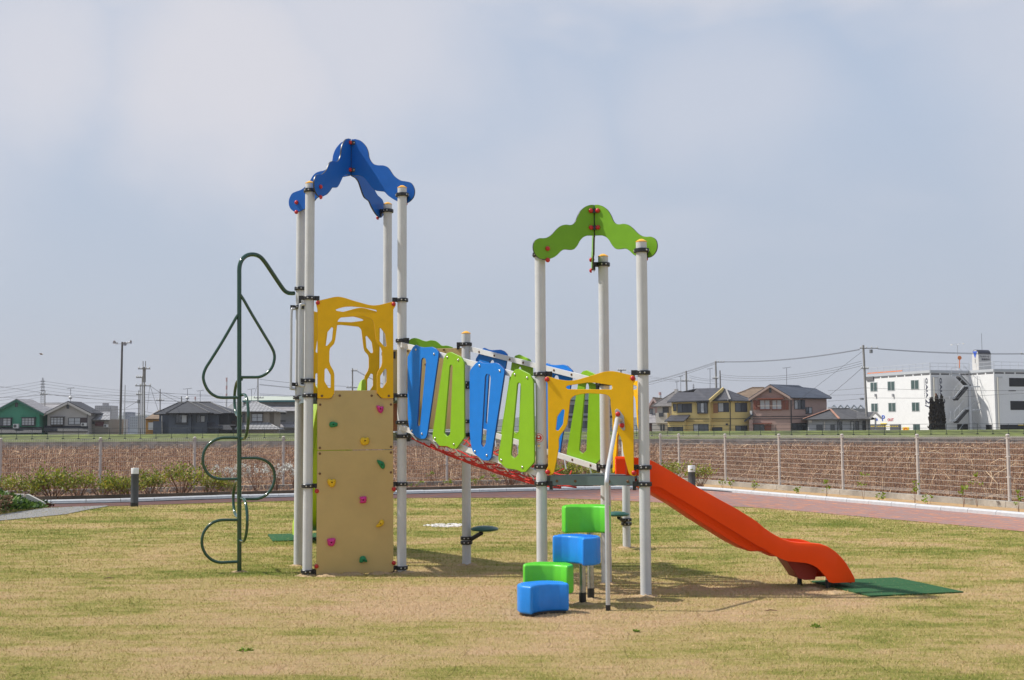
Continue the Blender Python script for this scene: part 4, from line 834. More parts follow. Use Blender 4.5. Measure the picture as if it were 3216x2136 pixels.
# ================================================================== stepping pods
def pod(label, m, ctr_px, Y, z0, z1, rot, L_=.455, legs=()):
    u, v = ctr_px; c = at(u, v, Y); M = Matrix.Translation((c.x, Y, 0)) @ Matrix.Rotation(math.radians(rot), 4, 'Z')
    k = L_/.455
    fp = [(-.2*k, -.165*k, .022), (-.13*k, -.105*k, .08), (-.06*k, -.072*k, .1), (.06*k, -.072*k, .1), (.13*k, -.105*k, .08), (.2*k, -.165*k, .022), (.238*k, -.03*k, .12), (.19*k, .09*k, .12), (.09*k, .155*k, .12), (-.09*k, .155*k, .12), (-.19*k, .09*k, .12), (-.238*k, -.03*k, .12)]
    t = thing('stepping_pod', label, 'stepping stool', (c.x, Y, 0), 'curved stepping pods leading up to the small tower')
    me = plate_mesh('seat_block', [fillet(fp, .04, 9)], z1-z0, .02, [m])
    for p in me.polygons: p.use_smooth = True
    me.set_sharp_from_angle(angle=math.radians(50))
    b = link(bpy.data.objects.new('seat_block', me), t, M @ Matrix.Translation((0, 0, (z0+z1)/2)))
    bm = MB(); fx = fillet(fp, .04, 5)
    def inside(x, y):
        r = False
        for i in range(len(fx)):
            a, q = fx[i-1], fx[i]
            if (a[1] > y) != (q[1] > y) and x < (q[0]-a[0])*(y-a[1])/(q[1]-a[1])+a[0]: r = not r
        return r
    for i in range(-11, 12):
        for j in range(-8, 9):
            x = (i+.5*(j % 2))*.021; y = j*.0185
            if all(inside(x+dx, y+dy) for dx, dy in ((.03, 0), (-.03, 0), (0, .03), (0, -.03))):
                bm.lathe([(.0062, -.001), (.0052, .004), (.002, .006)], (x, y, z1-.0005), seg=6)
    kind(bm.build('grip_bump', m, b, M) if False else link(bpy.data.objects.new('grip_bump', bm.mesh('grip_bump', m)), b, M), 'stuff')
    for (lx, ly) in legs:
        l = MB().lathe([(.031, .06), (.031, z0+.02)], seg=16).build('leg', mat('dull_steel_tube', (.42, .43, .43), .25, metal=.7, var=.2, vs=7), t, Matrix.Translation((lx, ly, 0)))
        MB().lathe([(.0335, -.03), (.0335, .105)], seg=16).build('foot_sleeve', BLK, l, Matrix.Translation((lx, ly, 0)))
    if not legs:
        link(bpy.data.objects.new('base_plate', plate_mesh('base_plate', [[(x*.9, y*.9) for x, y in fx]], .03, .002, [BLK])), t, M @ Matrix.Translation((0, 0, max(.006, z0-.012))))
pod('lowest blue curved stepping pod sitting on the sand at the front', PBL, (1697, 1880), 10.75, .022, .262, 33)
l2 = Vector((.64, 11.32, 0)); l3 = Vector((.735, 11.62, 0))
pod('second lowest pod, green and curved, tucked behind the lowest blue one', PGR, (1724, 1800), 11.17, .13, .385, -12, legs=((.345, 11.22),))
pod('blue curved pod raised on a steel leg between the two green ones', PBL, (1820, 1720), 11.22, .382, .632, -48, legs=((l2.x, l2.y),))
pod('tallest pod of the four, bright green, just under the grey deck', PGR, (1841, 1620), 11.6, .632, .885, -3, legs=((l3.x, l3.y),))
# single post with a disc step
P4 = (1.545, 16.6)
st = thing('step_post', 'short grey post with a dark green disc step behind the small tower', 'step post', (P4[0], P4[1], 0))
z4 = zat(P4, 1380); MB().lathe([(PR, -.1), (PR, z4)], seg=24).build('post', PST, st, Matrix.Translation((P4[0], P4[1], 0)))
MB().lathe([(PR+.002, 0), (PR+.002, .008), (.02, .03), (.004, .033)], seg=20).build('post_cap', CAPY, st, Matrix.Translation((P4[0], P4[1], z4)))
dc = at(1938, 1615, 16.4); disc((dc.x, dc.y, dc.z), .165, P4, dc.z, st, zat(P4, 1640))
inst('clamp', CM[0], st, Matrix.Translation((P4[0], P4[1], zat(P4, 1632)))); inst('clamp', CM[0], st, Matrix.Translation((P4[0], P4[1], zat(P4, 1645))))
# rubber mats
def rmat(label, cs, z=.014):
    c = sum((Vector((p[0], p[1], 0)) for p in cs), Vector())/4; t = thing('rubber_mat', label, 'rubber mat', (c.x, c.y, 0), 'green rubber landing mats')
    A, B, C_, D = [Vector((p[0], p[1], 0)) for p in cs]
    for f0, f1 in ((0, .497), (.503, 1)):
        q = [A.lerp(D, f0), B.lerp(C_, f0), B.lerp(C_, f1), A.lerp(D, f1)]; MB().prism([(p.x, p.y) for p in q], -.02, z+random.uniform(0, .002)).build('mat_tile', RUB, t)
g2 = lambda x, y: gnd(*cs2(x, y))
a_, b_, c_ = g2(490, 905), g2(1400, 868), g2(2112, 1020); d_ = a_+(c_-b_)
rmat('green rubber mat at the foot of the orange slide', [a_, b_, c_, d_])
le = LA+pd*3.55-pe*.28; 
rmat('green rubber mat at the foot of the lime slide behind the tall tower', [le-pe*.6-pd*.25, le-pe*.6+pd*.95, le+pe*.65+pd*.95, le+pe*.65-pd*.25])
# bollard lights
def bollard(label, u, vb, vt, vl, r=.055):
    b = gnd(u, vb); zt = at(u, vt, b.y).z; zl = at(u, vl, b.y).z
    t = thing('bollard_light', label, 'bollard light', b, 'short charcoal bollard lights along the path')
    r = 38.5/3.2/2/F*b.y*1.9 if False else r
    MB().lathe([(r, -.02), (r, .1), (r*.985, .102), (r*.985, zl-.07), (r*.93, zl-.068), (r*.93, zl-.062), (r*.985, zl-.06), (r*.985, zl)], seg=28).build('body', BOL, t, Matrix.Translation(b))
    MB().lathe([(r*1.01, -.02), (r*1.01, .085)], seg=28).build('base_ring', BLK, t, Matrix.Translation(b))
    MB().lathe([(r*.985, zl), (r*.985, zt-.006), (r*.95, zt), (.005, zt+.001)], seg=28).build('lens', LENS, t, Matrix.Translation(b))
bollard('charcoal bollard light with white top on the left of the lawn', 422, 1591, 1470, 1488, .083)
bollard('charcoal bollard light with white top beside the shrubs behind the orange slide', 2173, 1533, 1462, 1482, .103)
# ================================================================== planting
LEAFM = attr_mat('shrub_leaf', [(.07, .10, .018), (.14, .19, .025), (.25, .29, .035), (.40, .37, .045), (.46, .30, .06)], .5, trans=.25)
TWIG = mat('twig_bark', (.20, .105, .065), .85, var=.2, vs=10)
def leaves(C, n, size, spread, sd_):
    r = np.random.default_rng(sd_); ci = r.integers(0, len(C), n); P = np.array(C)[ci]+r.normal(0, 1, (n, 3))*np.array(spread)
    d = r.normal(0, 1, (n, 3)); d[:, 2] = np.abs(d[:, 2])*.6+.2; d /= np.linalg.norm(d, axis=1)[:, None]
    s = np.cross(d, r.normal(0, 1, (n, 3))); s /= np.linalg.norm(s, axis=1)[:, None]; z = size*(.6+.8*r.random(n))[:, None]
    V = np.stack([P, P+d*z*.5+s*z*.28, P+d*z, P+d*z*.5-s*z*.28], 1).reshape(-1, 3); return V, np.arange(4*n).reshape(-1, 4), ci
SHR = []
def shrub_proto(sd_, w, h, nl=520, nt=16, top=.55, bare=False):
    r = random.Random(sd_); mb = MB(); tips = []
    for i in range(nt):
        a = r.random()*6.283; e = w*.5*(.25+.75*r.random()); hh = h*(.55+.45*r.random()); b = Vector((r.uniform(-.05, .05), r.uniform(-.05, .05), -.02)); m_ = Vector((math.cos(a)*e*.45, math.sin(a)*e*.45, hh*.45)); t_ = Vector((math.cos(a)*e, math.sin(a)*e, hh))
        mb.tube([b, m_, t_], [.009, .006, .003], 4, caps=False)
        for k in range(3):
            q = m_.lerp(t_, r.uniform(.1, .8)); q2 = q+Vector((r.uniform(-.13, .13), r.uniform(-.13, .13), r.uniform(.05, .17))); mb.tube([q, q2], [.004, .002], 3, caps=False); tips += [q2]*1
        tips += [t_]*2
    if top: tips = [t for t in tips if t.z > h*top or r.random() < .45]
    V, Fc, ci = leaves([tuple(t) for t in tips], nl, .056, (.065, .065, .05), sd_)
    rr = np.random.default_rng(sd_+9); base = rr.random(len(tips))*.5+.2; tn = np.clip(base[ci]+rr.normal(0, .15, nl), 0, 1)
    me = bpy.data.meshes.new('foliage'); me.from_pydata(V.tolist(), [], Fc.tolist()); me.materials.append(LEAFM); at_ = me.attributes.new('tone', 'FLOAT', 'FACE'); at_.data.foreach_set('value', tn.astype(np.float32)); me.update()
    return mb.mesh('twigs', TWIG), me
PROTO = [shrub_proto(i, 1.0, .54, 560+110*(i % 3), 22, .5) for i in range(5)]
def shrub(u, vb, sc, k, label, grp, H_=1.0, y=None):
    b = gnd(u, vb) if y is None else Vector((at(u, vb, y).x, y, -.02)); t = thing('shrub', label, 'shrub', b, grp)
    M = Matrix.Translation(b) @ Matrix.Rotation(u*1.7, 4, 'Z') @ Matrix.Diagonal((sc, sc, sc*H_, 1))
    tw, fo = PROTO[k]; inst('twigs', tw, t, M); inst('foliage', fo, t, M)
desc = ['at the left edge of the photo behind the ivy', 'second along the fence from the left edge, sparse and reddish', 'third along, above the sloped end of the concrete kerb wall', 'fourth along, with a bushy green top', 'fifth along, leaning towards the fence post', 'sixth along, thin, just left of the charcoal bollard light', 'directly behind the charcoal bollard light', 'with a golden top, right of the left bollard light', 'largest and densest, between bollard and curly climber', 'small, just left of the curly climber', 'low, behind the lower loops of the curly climber']
us = [14, 92, 166, 245, 318, 372, 408, 475, 572, 655, 715]
for i, (u, dsc) in enumerate(zip(us, desc)):
    y = float(np.interp(at(u, 1560, 30).x, [p[0] for p in KERB[:6]], [p[1] for p in KERB[:6]]))+1.0
    shrub(u, 1560, [.95, .85, 1.15, 1, .95, .8, .85, 1.0, 1.2, .9, .7][i], i % 5, 'green shrub, '+dsc, 'azalea shrubs in a row along the fence', 1.12, y)
shrub(2105, 1520, 1.25, 1, 'bright green shrub left of the bollard light behind the orange slide', 'shrubs behind the small tower', .95, 34.6)
shrub(2200, 1528, 1.05, 3, 'bright green shrub right of the bollard light behind the orange slide', 'shrubs behind the small tower', .95, 33.6)
shrub(1770, 1525, 1.1, 2, 'green shrub seen through the legs of the yellow arch panel', 'shrubs behind the small tower', 1, 34.5)
shrub(1850, 1525, 1.2, 0, 'green shrub behind the rear post of the small tower', 'shrubs behind the small tower', 1, 34.5)
shrub(1925, 1525, 1.0, 4, 'green shrub behind the start of the orange slide', 'shrubs behind the small tower', 1, 34.8)
PROTO.append(shrub_proto(77, 1.0, .8, 60, 26, 0))
for u, sc, l in ((1605, 1.1, 'nearly leafless brown shrub below the end of the bridge'), (1668, .8, 'small leafless brown shrub beside the near post of the small tower')): shrub(u, 1530, sc, 5, l, 'bare shrubs', 1, 33.8)
# white flowering bush
WF = mat('white_blossom', (.72, .72, .66), .6)
def spirea(u, y, label, sd_):
    b = Vector((at(u, 1560, y).x, y, -.02)); t = thing('flowering_bush', label, 'bush', b, 'white flowering bushes by the fence'); r = random.Random(sd_); mb = MB(); V = []; tips = []
    for i in range(13):
        a = r.random()*6.283; e = r.uniform(.25, .62); P = [b+Vector((math.cos(a)*e*f, math.sin(a)*e*f*.7, .85*r.uniform(.75, 1.05)*(1-(1-f)**2)-.1*f*f)) for f in (0, .3, .6, .85, 1.05)]
        mb.tube(P, [.006, .005, .004, .003, .002], 4, caps=False)
        for j in range(26):
            f = r.random()**.7; k = min(3, int(f*4)); q = P[k].lerp(P[k+1], f*4-k if f < 1 else 1)
            if f > .3: tips.append(tuple(q))
    mb.build('stems', TWIG, t)
    V, Fc, _ = leaves(tips, 620, .035, (.012, .012, .012), sd_); arr_obj('blossom', V, Fc, WF, t)
for i, (u, l) in enumerate(((735, 'white flowering bush behind the curly climber pole'), (805, 'white flowering bush right of the curly climber'), (865, 'white flowering bush with arching sprays between climber and tall tower'), (925, 'white flowering bush partly hidden by the tall tower posts'))): spirea(u, 31.3+.3*i, l, 40+i)
# young sprouts
SPL = attr_mat('sprout_leaf', [(.16, .25, .02), (.28, .36, .03)], .5, trans=.3)
def sprout(u, vb, h, y, label, sd_):
    b = gnd(u, vb) if y is None else Vector((at(u, vb, y).x, y, -.03)); t = thing('young_plant', label, 'young plant', b, 'young plants sprouting along the fence'); r = random.Random(sd_); mb = MB(); tips = []
    for i in range(4):
        q = b+Vector((r.uniform(-.1, .1), r.uniform(-.05, .05), h*r.uniform(.5, 1))); mb.tube([b, b.lerp(q, .5)+Vector((r.uniform(-.02, .02), 0, 0)), q], [.004, .003, .002], 3, caps=False); tips.append(tuple(q))
    mb.build('stem', TWIG, t); V, Fc, _ = leaves(tips, 36, .06, (.02, .02, .02), sd_); arr_obj('leaves', V, Fc, SPL, t, np.random.default_rng(sd_).random(len(Fc)))
SPR = [(1283, .22, 34, 'right of the tall tower'), (1320, .24, 34.2, 'second right of the tall tower'), (1352, .5, 36.2, 'taller one before the fence post'), (1407, .22, 34.4, 'small one under the bridge'), (1483, .25, 34.4, 'beside the middle post of the bridge'), (1508, .3, 34.5, 'just right of the middle post of the bridge'), (1556, .4, 34.6, 'under the right half of the bridge'), (2270, .25, 33.2, 'small one at the foot of the second right-hand fence post'), (2300, .3, 32.3, 'beside the kerb above the middle of the orange slide'), (2367, .3, 31.4, 'pale one where the kerb starts to curve'), (2511, .22, 29.3, 'tiny one by the third right-hand fence panel'), (2595, .42, 28.6, 'brightest one, left of the fourth fence post'), (2712, .7, 27.3, 'tallest one with bare stems behind the kerb'), (2768, .22, 26.3, 'tiny one near a kerb joint'), (2873, .5, 26.3, 'in front of the next to last fence post'), (2918, .25, 24.9, 'tiny pair right of the next to last fence post'), (3025, .5, 24.4, 'one with dry grass around it near the right edge'), (3068, .75, 25.2, 'tall one before the last fence post'), (3200, .45, 22.5, 'at the right edge of the photo')]
for i, (u, h, y, l) in enumerate(SPR): sprout(u, 1560, h, y, 'lime green young plant, '+l, 200+i)
# ivy patch, dry leaves, headwall on the left
hw = thing('concrete_headwall', 'low pale concrete kerb wall with a sloping end behind the ivy at the left', 'low wall', (-10, 26, 0))
ch2 = crop(0, 1480, 7.84); PHW = Plane((-11.5, 26.2), (-9.6, 26.55))
a1 = [PHW.px(*ch2(*q)) for q in ((-700, 560), (265, 560), (265, 1000), (-700, 1000))]; a2 = [PHW.px(*ch2(*q)) for q in ((280, 560), (590, 562), (590, 1000), (280, 1000))]; a3 = [PHW.px(*ch2(*q)) for q in ((640, 562), (700, 566), (1095, 765), (1122, 800), (1118, 890), (1060, 905), (640, 1000))]
for q in (a1, a2, a3): plate('wall_block', PHW, [fillet(q, .02, 3)], .16, [mat('pale_concrete', (.52, .49, .44), .85, var=.12, vs=4, bump=.3, bs=60)], hw, bevel=.006)
IVY = attr_mat('ivy_leaf', [(.02, .045, .015), (.04, .085, .02), (.09, .17, .025), (.17, .27, .04)], .4, trans=.15)
def patch(u0, u1, vf, n, hmax, m, name, label, cat, size, sd_, fl=1):
    r = np.random.default_rng(sd_); P = []
    for i in range(n):
        u = r.uniform(u0, u1); f = r.random(); v0, v1 = vf(u); b = gnd(u, v0+(v1-v0)*f); P.append((b.x, b.y, hmax(u)*r.random()**.8+.02))
    V, Fc, ci = leaves(P, n, size, (.01, .01, .01), sd_)
    o = kind(arr_obj(name, V, Fc, m, None, r.random(n)), 'stuff'); tag(o, label, cat)
lo_v = lambda u: 1340 + (940 - u*.147*3.373/3.373*1.0)/3.373 if False else 1618-(u)*.14
patch(-60, 139, lambda u: (lo_v(u)-2, lo_v(u)-22+u*.06), 1900, lambda u: max(.03, .36-.0030*max(u, 0)), IVY, 'ivy', 'glossy dark green ivy growing in front of the concrete kerb wall', 'ivy', .095, 5)
DRYM = attr_mat('dry_leaf', [(.16, .09, .05), (.28, .17, .10), (.40, .27, .18)], .9)
patch(-60, 36, lambda u: (lo_v(u)-1, lo_v(u)-9), 700, lambda u: .32, DRYM, 'dry_leaves', 'heap of dry brown leaves at the left edge beside the grey path', 'dry leaves', .06, 6)
dl = thing('leaf_clump', 'pair of curled brown leaves at the end of the concrete kerb wall', 'dead leaves', gnd(155, 1595)); V, Fc, _ = leaves([tuple(gnd(150, 1594)+Vector((0, 0, .04))), tuple(gnd(160, 1594)+Vector((0, 0, .04)))], 26, .09, (.03, .03, .02), 3); arr_obj('leaf', V, Fc, mat('rust_leaf', (.10, .035, .015), .8), dl)
# pebble patch
r = np.random.default_rng(4); mb = MB()
for i in range(150):
    t = r.random()*6.283; q = r.random()**.5; c = Vector((-1.10+.36*q*math.cos(t)*r.uniform(.8, 1.15), 20.6+.32*q*math.sin(t), .002)); s = r.uniform(.02, .04); a = r.random()*3
    mb.lathe([(.2*s, -s*.4), (s*.9, -s*.1), (s, s*.15), (s*.6, s*.5), (.1*s, s*.6)], seg=6, smooth=False, M=Matrix.Translation(c) @ Matrix.Rotation(a, 4, 'Z') @ Matrix.Diagonal((1, r.uniform(.6, .9), 1, 1)))
tag(kind(mb.build('pebbles', PEB, None, Matrix.Identity(4)), 'stuff'), 'small patch of white pebbles in the lawn behind the bridge', 'pebbles')
# weed tufts
TUF = attr_mat('tuft_blade', [(.12, .20, .02), (.20, .30, .03)], .6, trans=.2)
for i, (u, v, l, s_) in enumerate(((766, 2044, 'bright green weed tuft in the left foreground of the lawn', 1), (2565, 1970, 'small clover tuft in the right foreground of the lawn', .8), (2000, 1985, 'tiny weed tuft right of centre in the foreground', .4), (60+600, 1600, 'green weed tuft near the far edge of the lawn by the climber', 1))):
    b = gnd(u, v); V, Fc, _ = leaves([tuple(b)], int(26*s_)+8, .03, (.025*s_, .025*s_, .003), 60+i); tag(arr_obj('weed_tuft', V, Fc, TUF, None, np.random.default_rng(i).random(len(Fc))), l, 'weed', 'weed tufts in the lawn')
for i, (u, v, l) in enumerate(((340, 1820, 'dark twig lying in the left foreground'), (1033, 1602, 'brown leaf bit on the lawn left of the tall tower'), (2420, 1923, 'dark leaf bit on the lawn below the orange slide'))):
    b = gnd(u, v); tag(MB().tube([b+Vector((-.05, 0, .012)), b+Vector((.0, .01, .02)), b+Vector((.06, .0, .015))], [.003, .006, .003], 5).build('twig', TWIG), l, 'twig')
# ================================================================== BUILDINGS beyond the levee
BASE = .5
def col(name, rgb, **k): return mat(name, rgb, .85, var=k.get('var', .07), vs=k.get('vs', .8), bump=.15, bs=3)
TR = roofmat('charcoal_tiles', (.05, .05, .058)); TRB = roofmat('brown_tiles', (.17, .115, .07)); TRG = roofmat('dark_grey_tiles', (.032, .033, .038), rib=.3, var=.15); TRS = roofmat('silver_kawara_tiles', (.25, .25, .255), rib=.55, var=.15); TRN = roofmat('navy_tiles', (.038, .048, .068)); TRW = roofmat('weathered_grey_tiles', (.24, .23, .235)); TRO = roofmat('worn_slate', (.065, .064, .066), rib=.0, course=.2)
FRM = mat('dark_window_frame', (.025, .027, .03), .4); GLS = mat('window_glass', (.055, .065, .075), .08, spec=.9); CUR = mat('net_curtain', (.48, .49, .5), .8, var=.15, vs=2); BRN = mat('brown_shutter', (.22, .07, .04), .7); SHD = mat('dark_shutter', (.05, .055, .065), .5, var=.1, vs=3); ACW = mat('ac_unit_paint', (.6, .6, .58), .5)
class House:
    def __init__(s, name, label, cat, Y, u0, u1, grp=None, rot=0, of=None, piv=None):
        s.Y = Y; a = at(u0, 1350, Y); b = at(u1, 1350, Y); s.t = of.t if of else thing(name, label, cat, ((a.x+b.x)/2, Y+3, BASE), grp)
        c = Vector(((a.x+b.x)/2, Y, 0))
        if piv is not None: c = Vector((piv.x, piv.y, 0)); s.Y = c.y
        s.M = Matrix.Translation(c) @ Matrix.Rotation(math.radians(rot), 4, 'Z') @ Matrix.Translation(-c); s.I = s.M.inverted()
    def AT(s, u, v, Yl):
        o = s.I @ Vector((0, 0, EYE)); d = s.I.to_3x3() @ ray(u, v); return o + d*((Yl-o.y)/d.y)
    def bld(s, mb, name, m, par=None):
        c = Vector(np.mean(np.array(mb.v), axis=0)); c.z = min(v[2] for v in mb.v); mb.v = [(v[0]-c.x, v[1]-c.y, v[2]-c.z) for v in mb.v]
        return link(bpy.data.objects.new(name, mb.mesh(name, m)), par or s.t, s.M @ Matrix.Translation(c))
    def box(s, u0, u1, v0, v1, D, m, dy=0, name='wall', par=None):
        a = s.AT(u0, v0, s.Y+dy); b = s.AT(u1, v1 if v1 is not None else v0, s.Y+dy); zb = b.z if v1 is not None else BASE-.2
        return s.bld(MB().box((a.x, s.Y+dy, zb), (b.x, s.Y+dy+D, a.z)), name, m, par or s.t)
    def gable(s, apex, el, er, D, rm, wm, thick=.16, over=.5, dy=0, fascia=None, ul=None, ur=None, name='roof'):
        """gable end facing the camera; apex/el/er are pixels"""
        Y = s.Y+dy; A = s.AT(*apex, Y-over); l = s.AT(*el, Y-over); r_ = s.AT(*er, Y-over); bk = Vector((0, D+2*over, 0))
        rf = s.bld(MB().slab([l, A, A+bk, l+bk], thick).slab([A, r_, r_+bk, A+bk], thick), name, rm, s.t)
        if wm is not None:
            A2 = Vector((A.x, Y, A.z-thick*.9)); L2 = s.AT(ul if ul else el[0]+4, el[1], Y); R2 = s.AT(ur if ur else er[0]-4, er[1], Y)
            def zr(x): return A2.z-(A2.z-(l.z-thick))*(A2.x-x)/(A2.x-l.x) if x < A2.x else A2.z-(A2.z-(r_.z-thick))*(x-A2.x)/(r_.x-A2.x)
            s.bld(MB().prism([(L2.x, BASE-.2), (R2.x, BASE-.2), (R2.x, zr(R2.x)), (A2.x, A2.z), (L2.x, zr(L2.x))], 0, -D, 0, Matrix(((1, 0, 0, 0), (0, 0, -1, Y), (0, 1, 0, 0), (0, 0, 0, 1)))), 'wall', wm)
        if fascia is not None:
            for q0, q1 in ((l, A), (A, r_)):
                s.bld(MB().bar(q0+Vector((0, -.03, -thick-.13)), q1+Vector((0, -.03, -thick-.13)), .06, .3), 'bargeboard', fascia, rf)
        return rf
    def plane(s, pts, rm, thick=.14, name='roof', par=None):
        return s.bld(MB().slab([s.AT(u, v, s.Y+dy) for u, v, dy in pts], thick), name, rm, par or s.t)
    def hip(s, u0, u1, ve, ur0, ur1, vr, D, rm, dy=0, thick=.14, over=.5):
        """hip roof; eave line ve from u0 to u1, ridge ur0..ur1 at vr"""
        Y = s.Y+dy; a = s.AT(u0, ve, Y-over); b = s.AT(u1, ve, Y-over); c = s.AT(u1, ve, Y-over)+Vector((0, D+2*over, 0)); d = s.AT(u0, ve, Y-over)+Vector((0, D+2*over, 0)); m = Y+D/2; e = s.AT(ur0, vr, m); f = s.AT(ur1, vr, m)
        b.z = c.z = d.z = a.z; f.z = e.z
        mb = MB(); mb.slab([a, b, f, e], thick); mb.slab([b, c, f], thick); mb.slab([c, d, e, f], thick); mb.slab([d, a, e], thick)
        mb.tube([e, f], .13, 6); mb.tube([a, e], .1, 6); mb.tube([b, f], .1, 6); return s.bld(mb, 'roof', rm, s.t)
    def win(s, u0, v0, u1, v1, dy=0, nx=2, ny=1, fill='cg', bay=0, fm=None, t=.07):
        Y = s.Y+dy; a = s.AT(u0, v0, Y); b = s.AT(u1, v1, Y); x0, x1, z1, z0 = a.x, b.x, a.z, b.z; y0 = Y-.06-bay; mb = MB()
        for q in ((x0, z0, x1, z0+t), (x0, z1-t, x1, z1), (x0, z0+t, x0+t, z1-t), (x1-t, z0+t, x1, z1-t)): mb.box((q[0], y0, q[1]), (q[2], Y+.02, q[3]))
        for i in range(1, nx): x = x0+(x1-x0)*i/nx; mb.box((x-t/2, y0+.01, z0+t), (x+t/2, y0+.05, z1-t))
        for i in range(1, ny): z = z0+(z1-z0)*i/ny; mb.box((x0+t, y0+.015, z-.02), (x1-t, y0+.045, z+.02))
        if bay: mb.box((x0-.1, y0-.1, z1), (x1+.1, Y, z1+.08)); mb.box((x0, y0, z0-.1), (x1, Y, z0))
        w = s.bld(mb, 'window', fm or FRM, s.t)
        for i in range(nx):
            f = fill[i % len(fill)]; m = {'c': CUR, 'g': GLS, 's': SHD, 'b': BRN}[f]
            s.bld(MB().box((x0+t+(x1-x0-2*t)*i/nx, y0+.055, z0+t), (x0+t+(x1-x0-2*t)*(i+1)/nx, y0+.075+bay*.0, z1-t)), 'pane', m, w)
        return w
    def ac(s, u0, v0, u1, v1, dy=-.5):
        a = s.AT(u0, v0, s.Y+dy); b = s.AT(u1, v1, s.Y+dy); q = s.bld(MB().box((a.x, a.y, b.z), (b.x, a.y+.35, a.z)), 'air_conditioner', ACW, s.t)
        r_ = (a.z-b.z)*.36; c = Vector((a.x+(b.x-a.x)*.38, a.y-.001, (a.z+b.z)/2)); s.bld(MB().lathe([(r_, 0), (r_, .03), (r_*.9, .03), (r_*.88, .005), (r_*.3, .012), (r_*.25, .03), (.01, .03)], seg=16, M=Matrix.Translation(c) @ Matrix.Rotation(math.pi/2, 4, 'X')), 'fan_grille', mat('fan_dark', (.08, .08, .08), .5), q)
    def pipe(s, pts, m=None, r=.05, name='downpipe'):
        return s.bld(MB().tube([s.AT(u, v, s.Y+dy) for u, v, dy in pts], r, 6), name, m or FRM, s.t)
c784 = crop(0, 1180, 7.84)
GW = col('green_stucco', (.055, .27, .165)); GWD = col('dark_green_trim', (.035, .15, .10))
# green gable house
h = House('house', 'green stucco house with a pointed gable at the left edge', 'house', 178, -30, 125, 'houses beyond the levee')
h.gable((51.7, 1252), (-38, 1300), (138, 1297.5), 5, TRW, GW, dy=0, fascia=GWD, ul=-30, ur=124)
h.win(1, 1313.5, 38, 1337, nx=3, ny=3, fill='gcc', bay=.4); h.win(72, 1312.5, 112, 1336, nx=4, ny=3, fill='cccc', bay=.4); h.win(48, 1266, 56, 1278.5, nx=1, fill='g'); h.ac(41, 1331.5, 57, 1345, -1)
h.plane([(-40, 1341, 0), (132, 1341, 0), (131, 1360, -1.6), (-40, 1360, -1.6)], TRG); h.box(-40, 129, 1362, None, 1.2, GWD, -1.2, 'porch_wall')
# pale grey gable house
PW_ = col('pale_grey_stucco', (.42, .395, .37)); PWT = col('pale_trim', (.55, .52, .48))
h = House('house', 'pale grey stucco house with a gable, right of the green house', 'house', 179, 148, 276, 'houses beyond the levee')
h.gable((213, 1259.5), (136.5, 1297.5), (286, 1297), 4.5, TRG, PW_, fascia=PWT, ul=149.5, ur=275)
h.win(162, 1310.5, 202, 1334.5, nx=4, ny=3, fill='cccc', bay=.35, fm=mat('bronze_frame', (.05, .04, .035), .5)); h.win(214.5, 1312, 253, 1334, nx=2, ny=2, fill='cc'); h.box(253, 272.5, 1312, 1332.5, .1, mat('maroon_shutter', (.055, .035, .035), .6), -.12, 'shutter'); h.win(209.5, 1271.5, 217.5, 1283.5, nx=1, fill='g'); h.ac(254, 1328, 270.5, 1338.5, -.9)
h.plane([(139, 1337, 0), (276.5, 1337, 0), (276, 1354.5, -1.5), (137, 1354.5, -1.5)], TRG); h.box(149, 272, 1355.5, None, 1.2, PWT, -1.1, 'porch_wall'); h.pipe([(277, 1299, -.2), (274, 1303, -.1), (273.5, 1352, -.1)])
h.box(275.5, 281, 1302, None, 7, PW_, 1.2, 'side_wall')
# roof between
h = House('house', 'dark house with a long grey tiled roof between the green and the pale house', 'house', 190, 95, 195, 'houses beyond the levee')
h.hip(70, 235, 1303, 92, 215, 1269, 8, TRW); h.box(78, 225, 1303, None, 8, mat('dark_brown_board', (.05, .042, .038), .8))
h.t['label'] = 'dark house with long grey tiled roof set back between the two gabled houses'
# antennas helper
def antenna(u, v0, v1, Y, label, boxy=False, w=14):
    b = at(u, v1, Y); a = at(u, v0, Y); t = thing('tv_antenna', label, 'antenna', b, 'rooftop TV antennas')
    MB().tube([b-Vector((0, 0, .3)), a], .035, 5).build('mast', WIRE, t); k = w/F*Y/2
    mb = MB().tube([a+Vector((-k, 0, -.05)), a+Vector((k, 0, .15))], .03, 4)
    for i in range(6): q = a+Vector((-k+2*k*i/5, 0, .05)); mb.tube([q+Vector((0, -.35, 0)), q+Vector((0, .35, 0))], .015, 4)
    mb.build('aerial', WIRE, t)
    if boxy: MB().lathe([(.02, -.3), (.28, -.1), (.3, .05), (.05, .3)], seg=8).build('dish', ACW, t, Matrix.Translation(b.lerp(a, .32)+Vector((0, -.1, 0))))
antenna(222, 1220.5, 1262, 184, 'thin TV antenna with a small dish on the pale grey gable house', True, 22)
# small tiled house
h = House('house', 'small beige house with ribbed grey roof and dark red shutter', 'house', 181, 283, 346, 'houses beyond the levee')
h.plane([(284, 1293, 4), (346, 1293, 4), (345, 1318, -.4), (282, 1318, -.4)], TRS); h.plane([(284, 1293, 4), (346, 1293, 4), (346, 1312, 9), (284, 1312, 9)], TRS); h.box(284, 341, 1317, None, 8, col('beige_stucco', (.28, .25, .21)))
h.win(287, 1323.5, 297.5, 1332.5, nx=1, fill='g'); h.box(299, 325, 1324, 1338.5, .12, mat('dark_red_shutter', (.1, .03, .03), .6), -.13, 'shutter'); h.ac(325.5, 1333, 338, 1342, -.6)
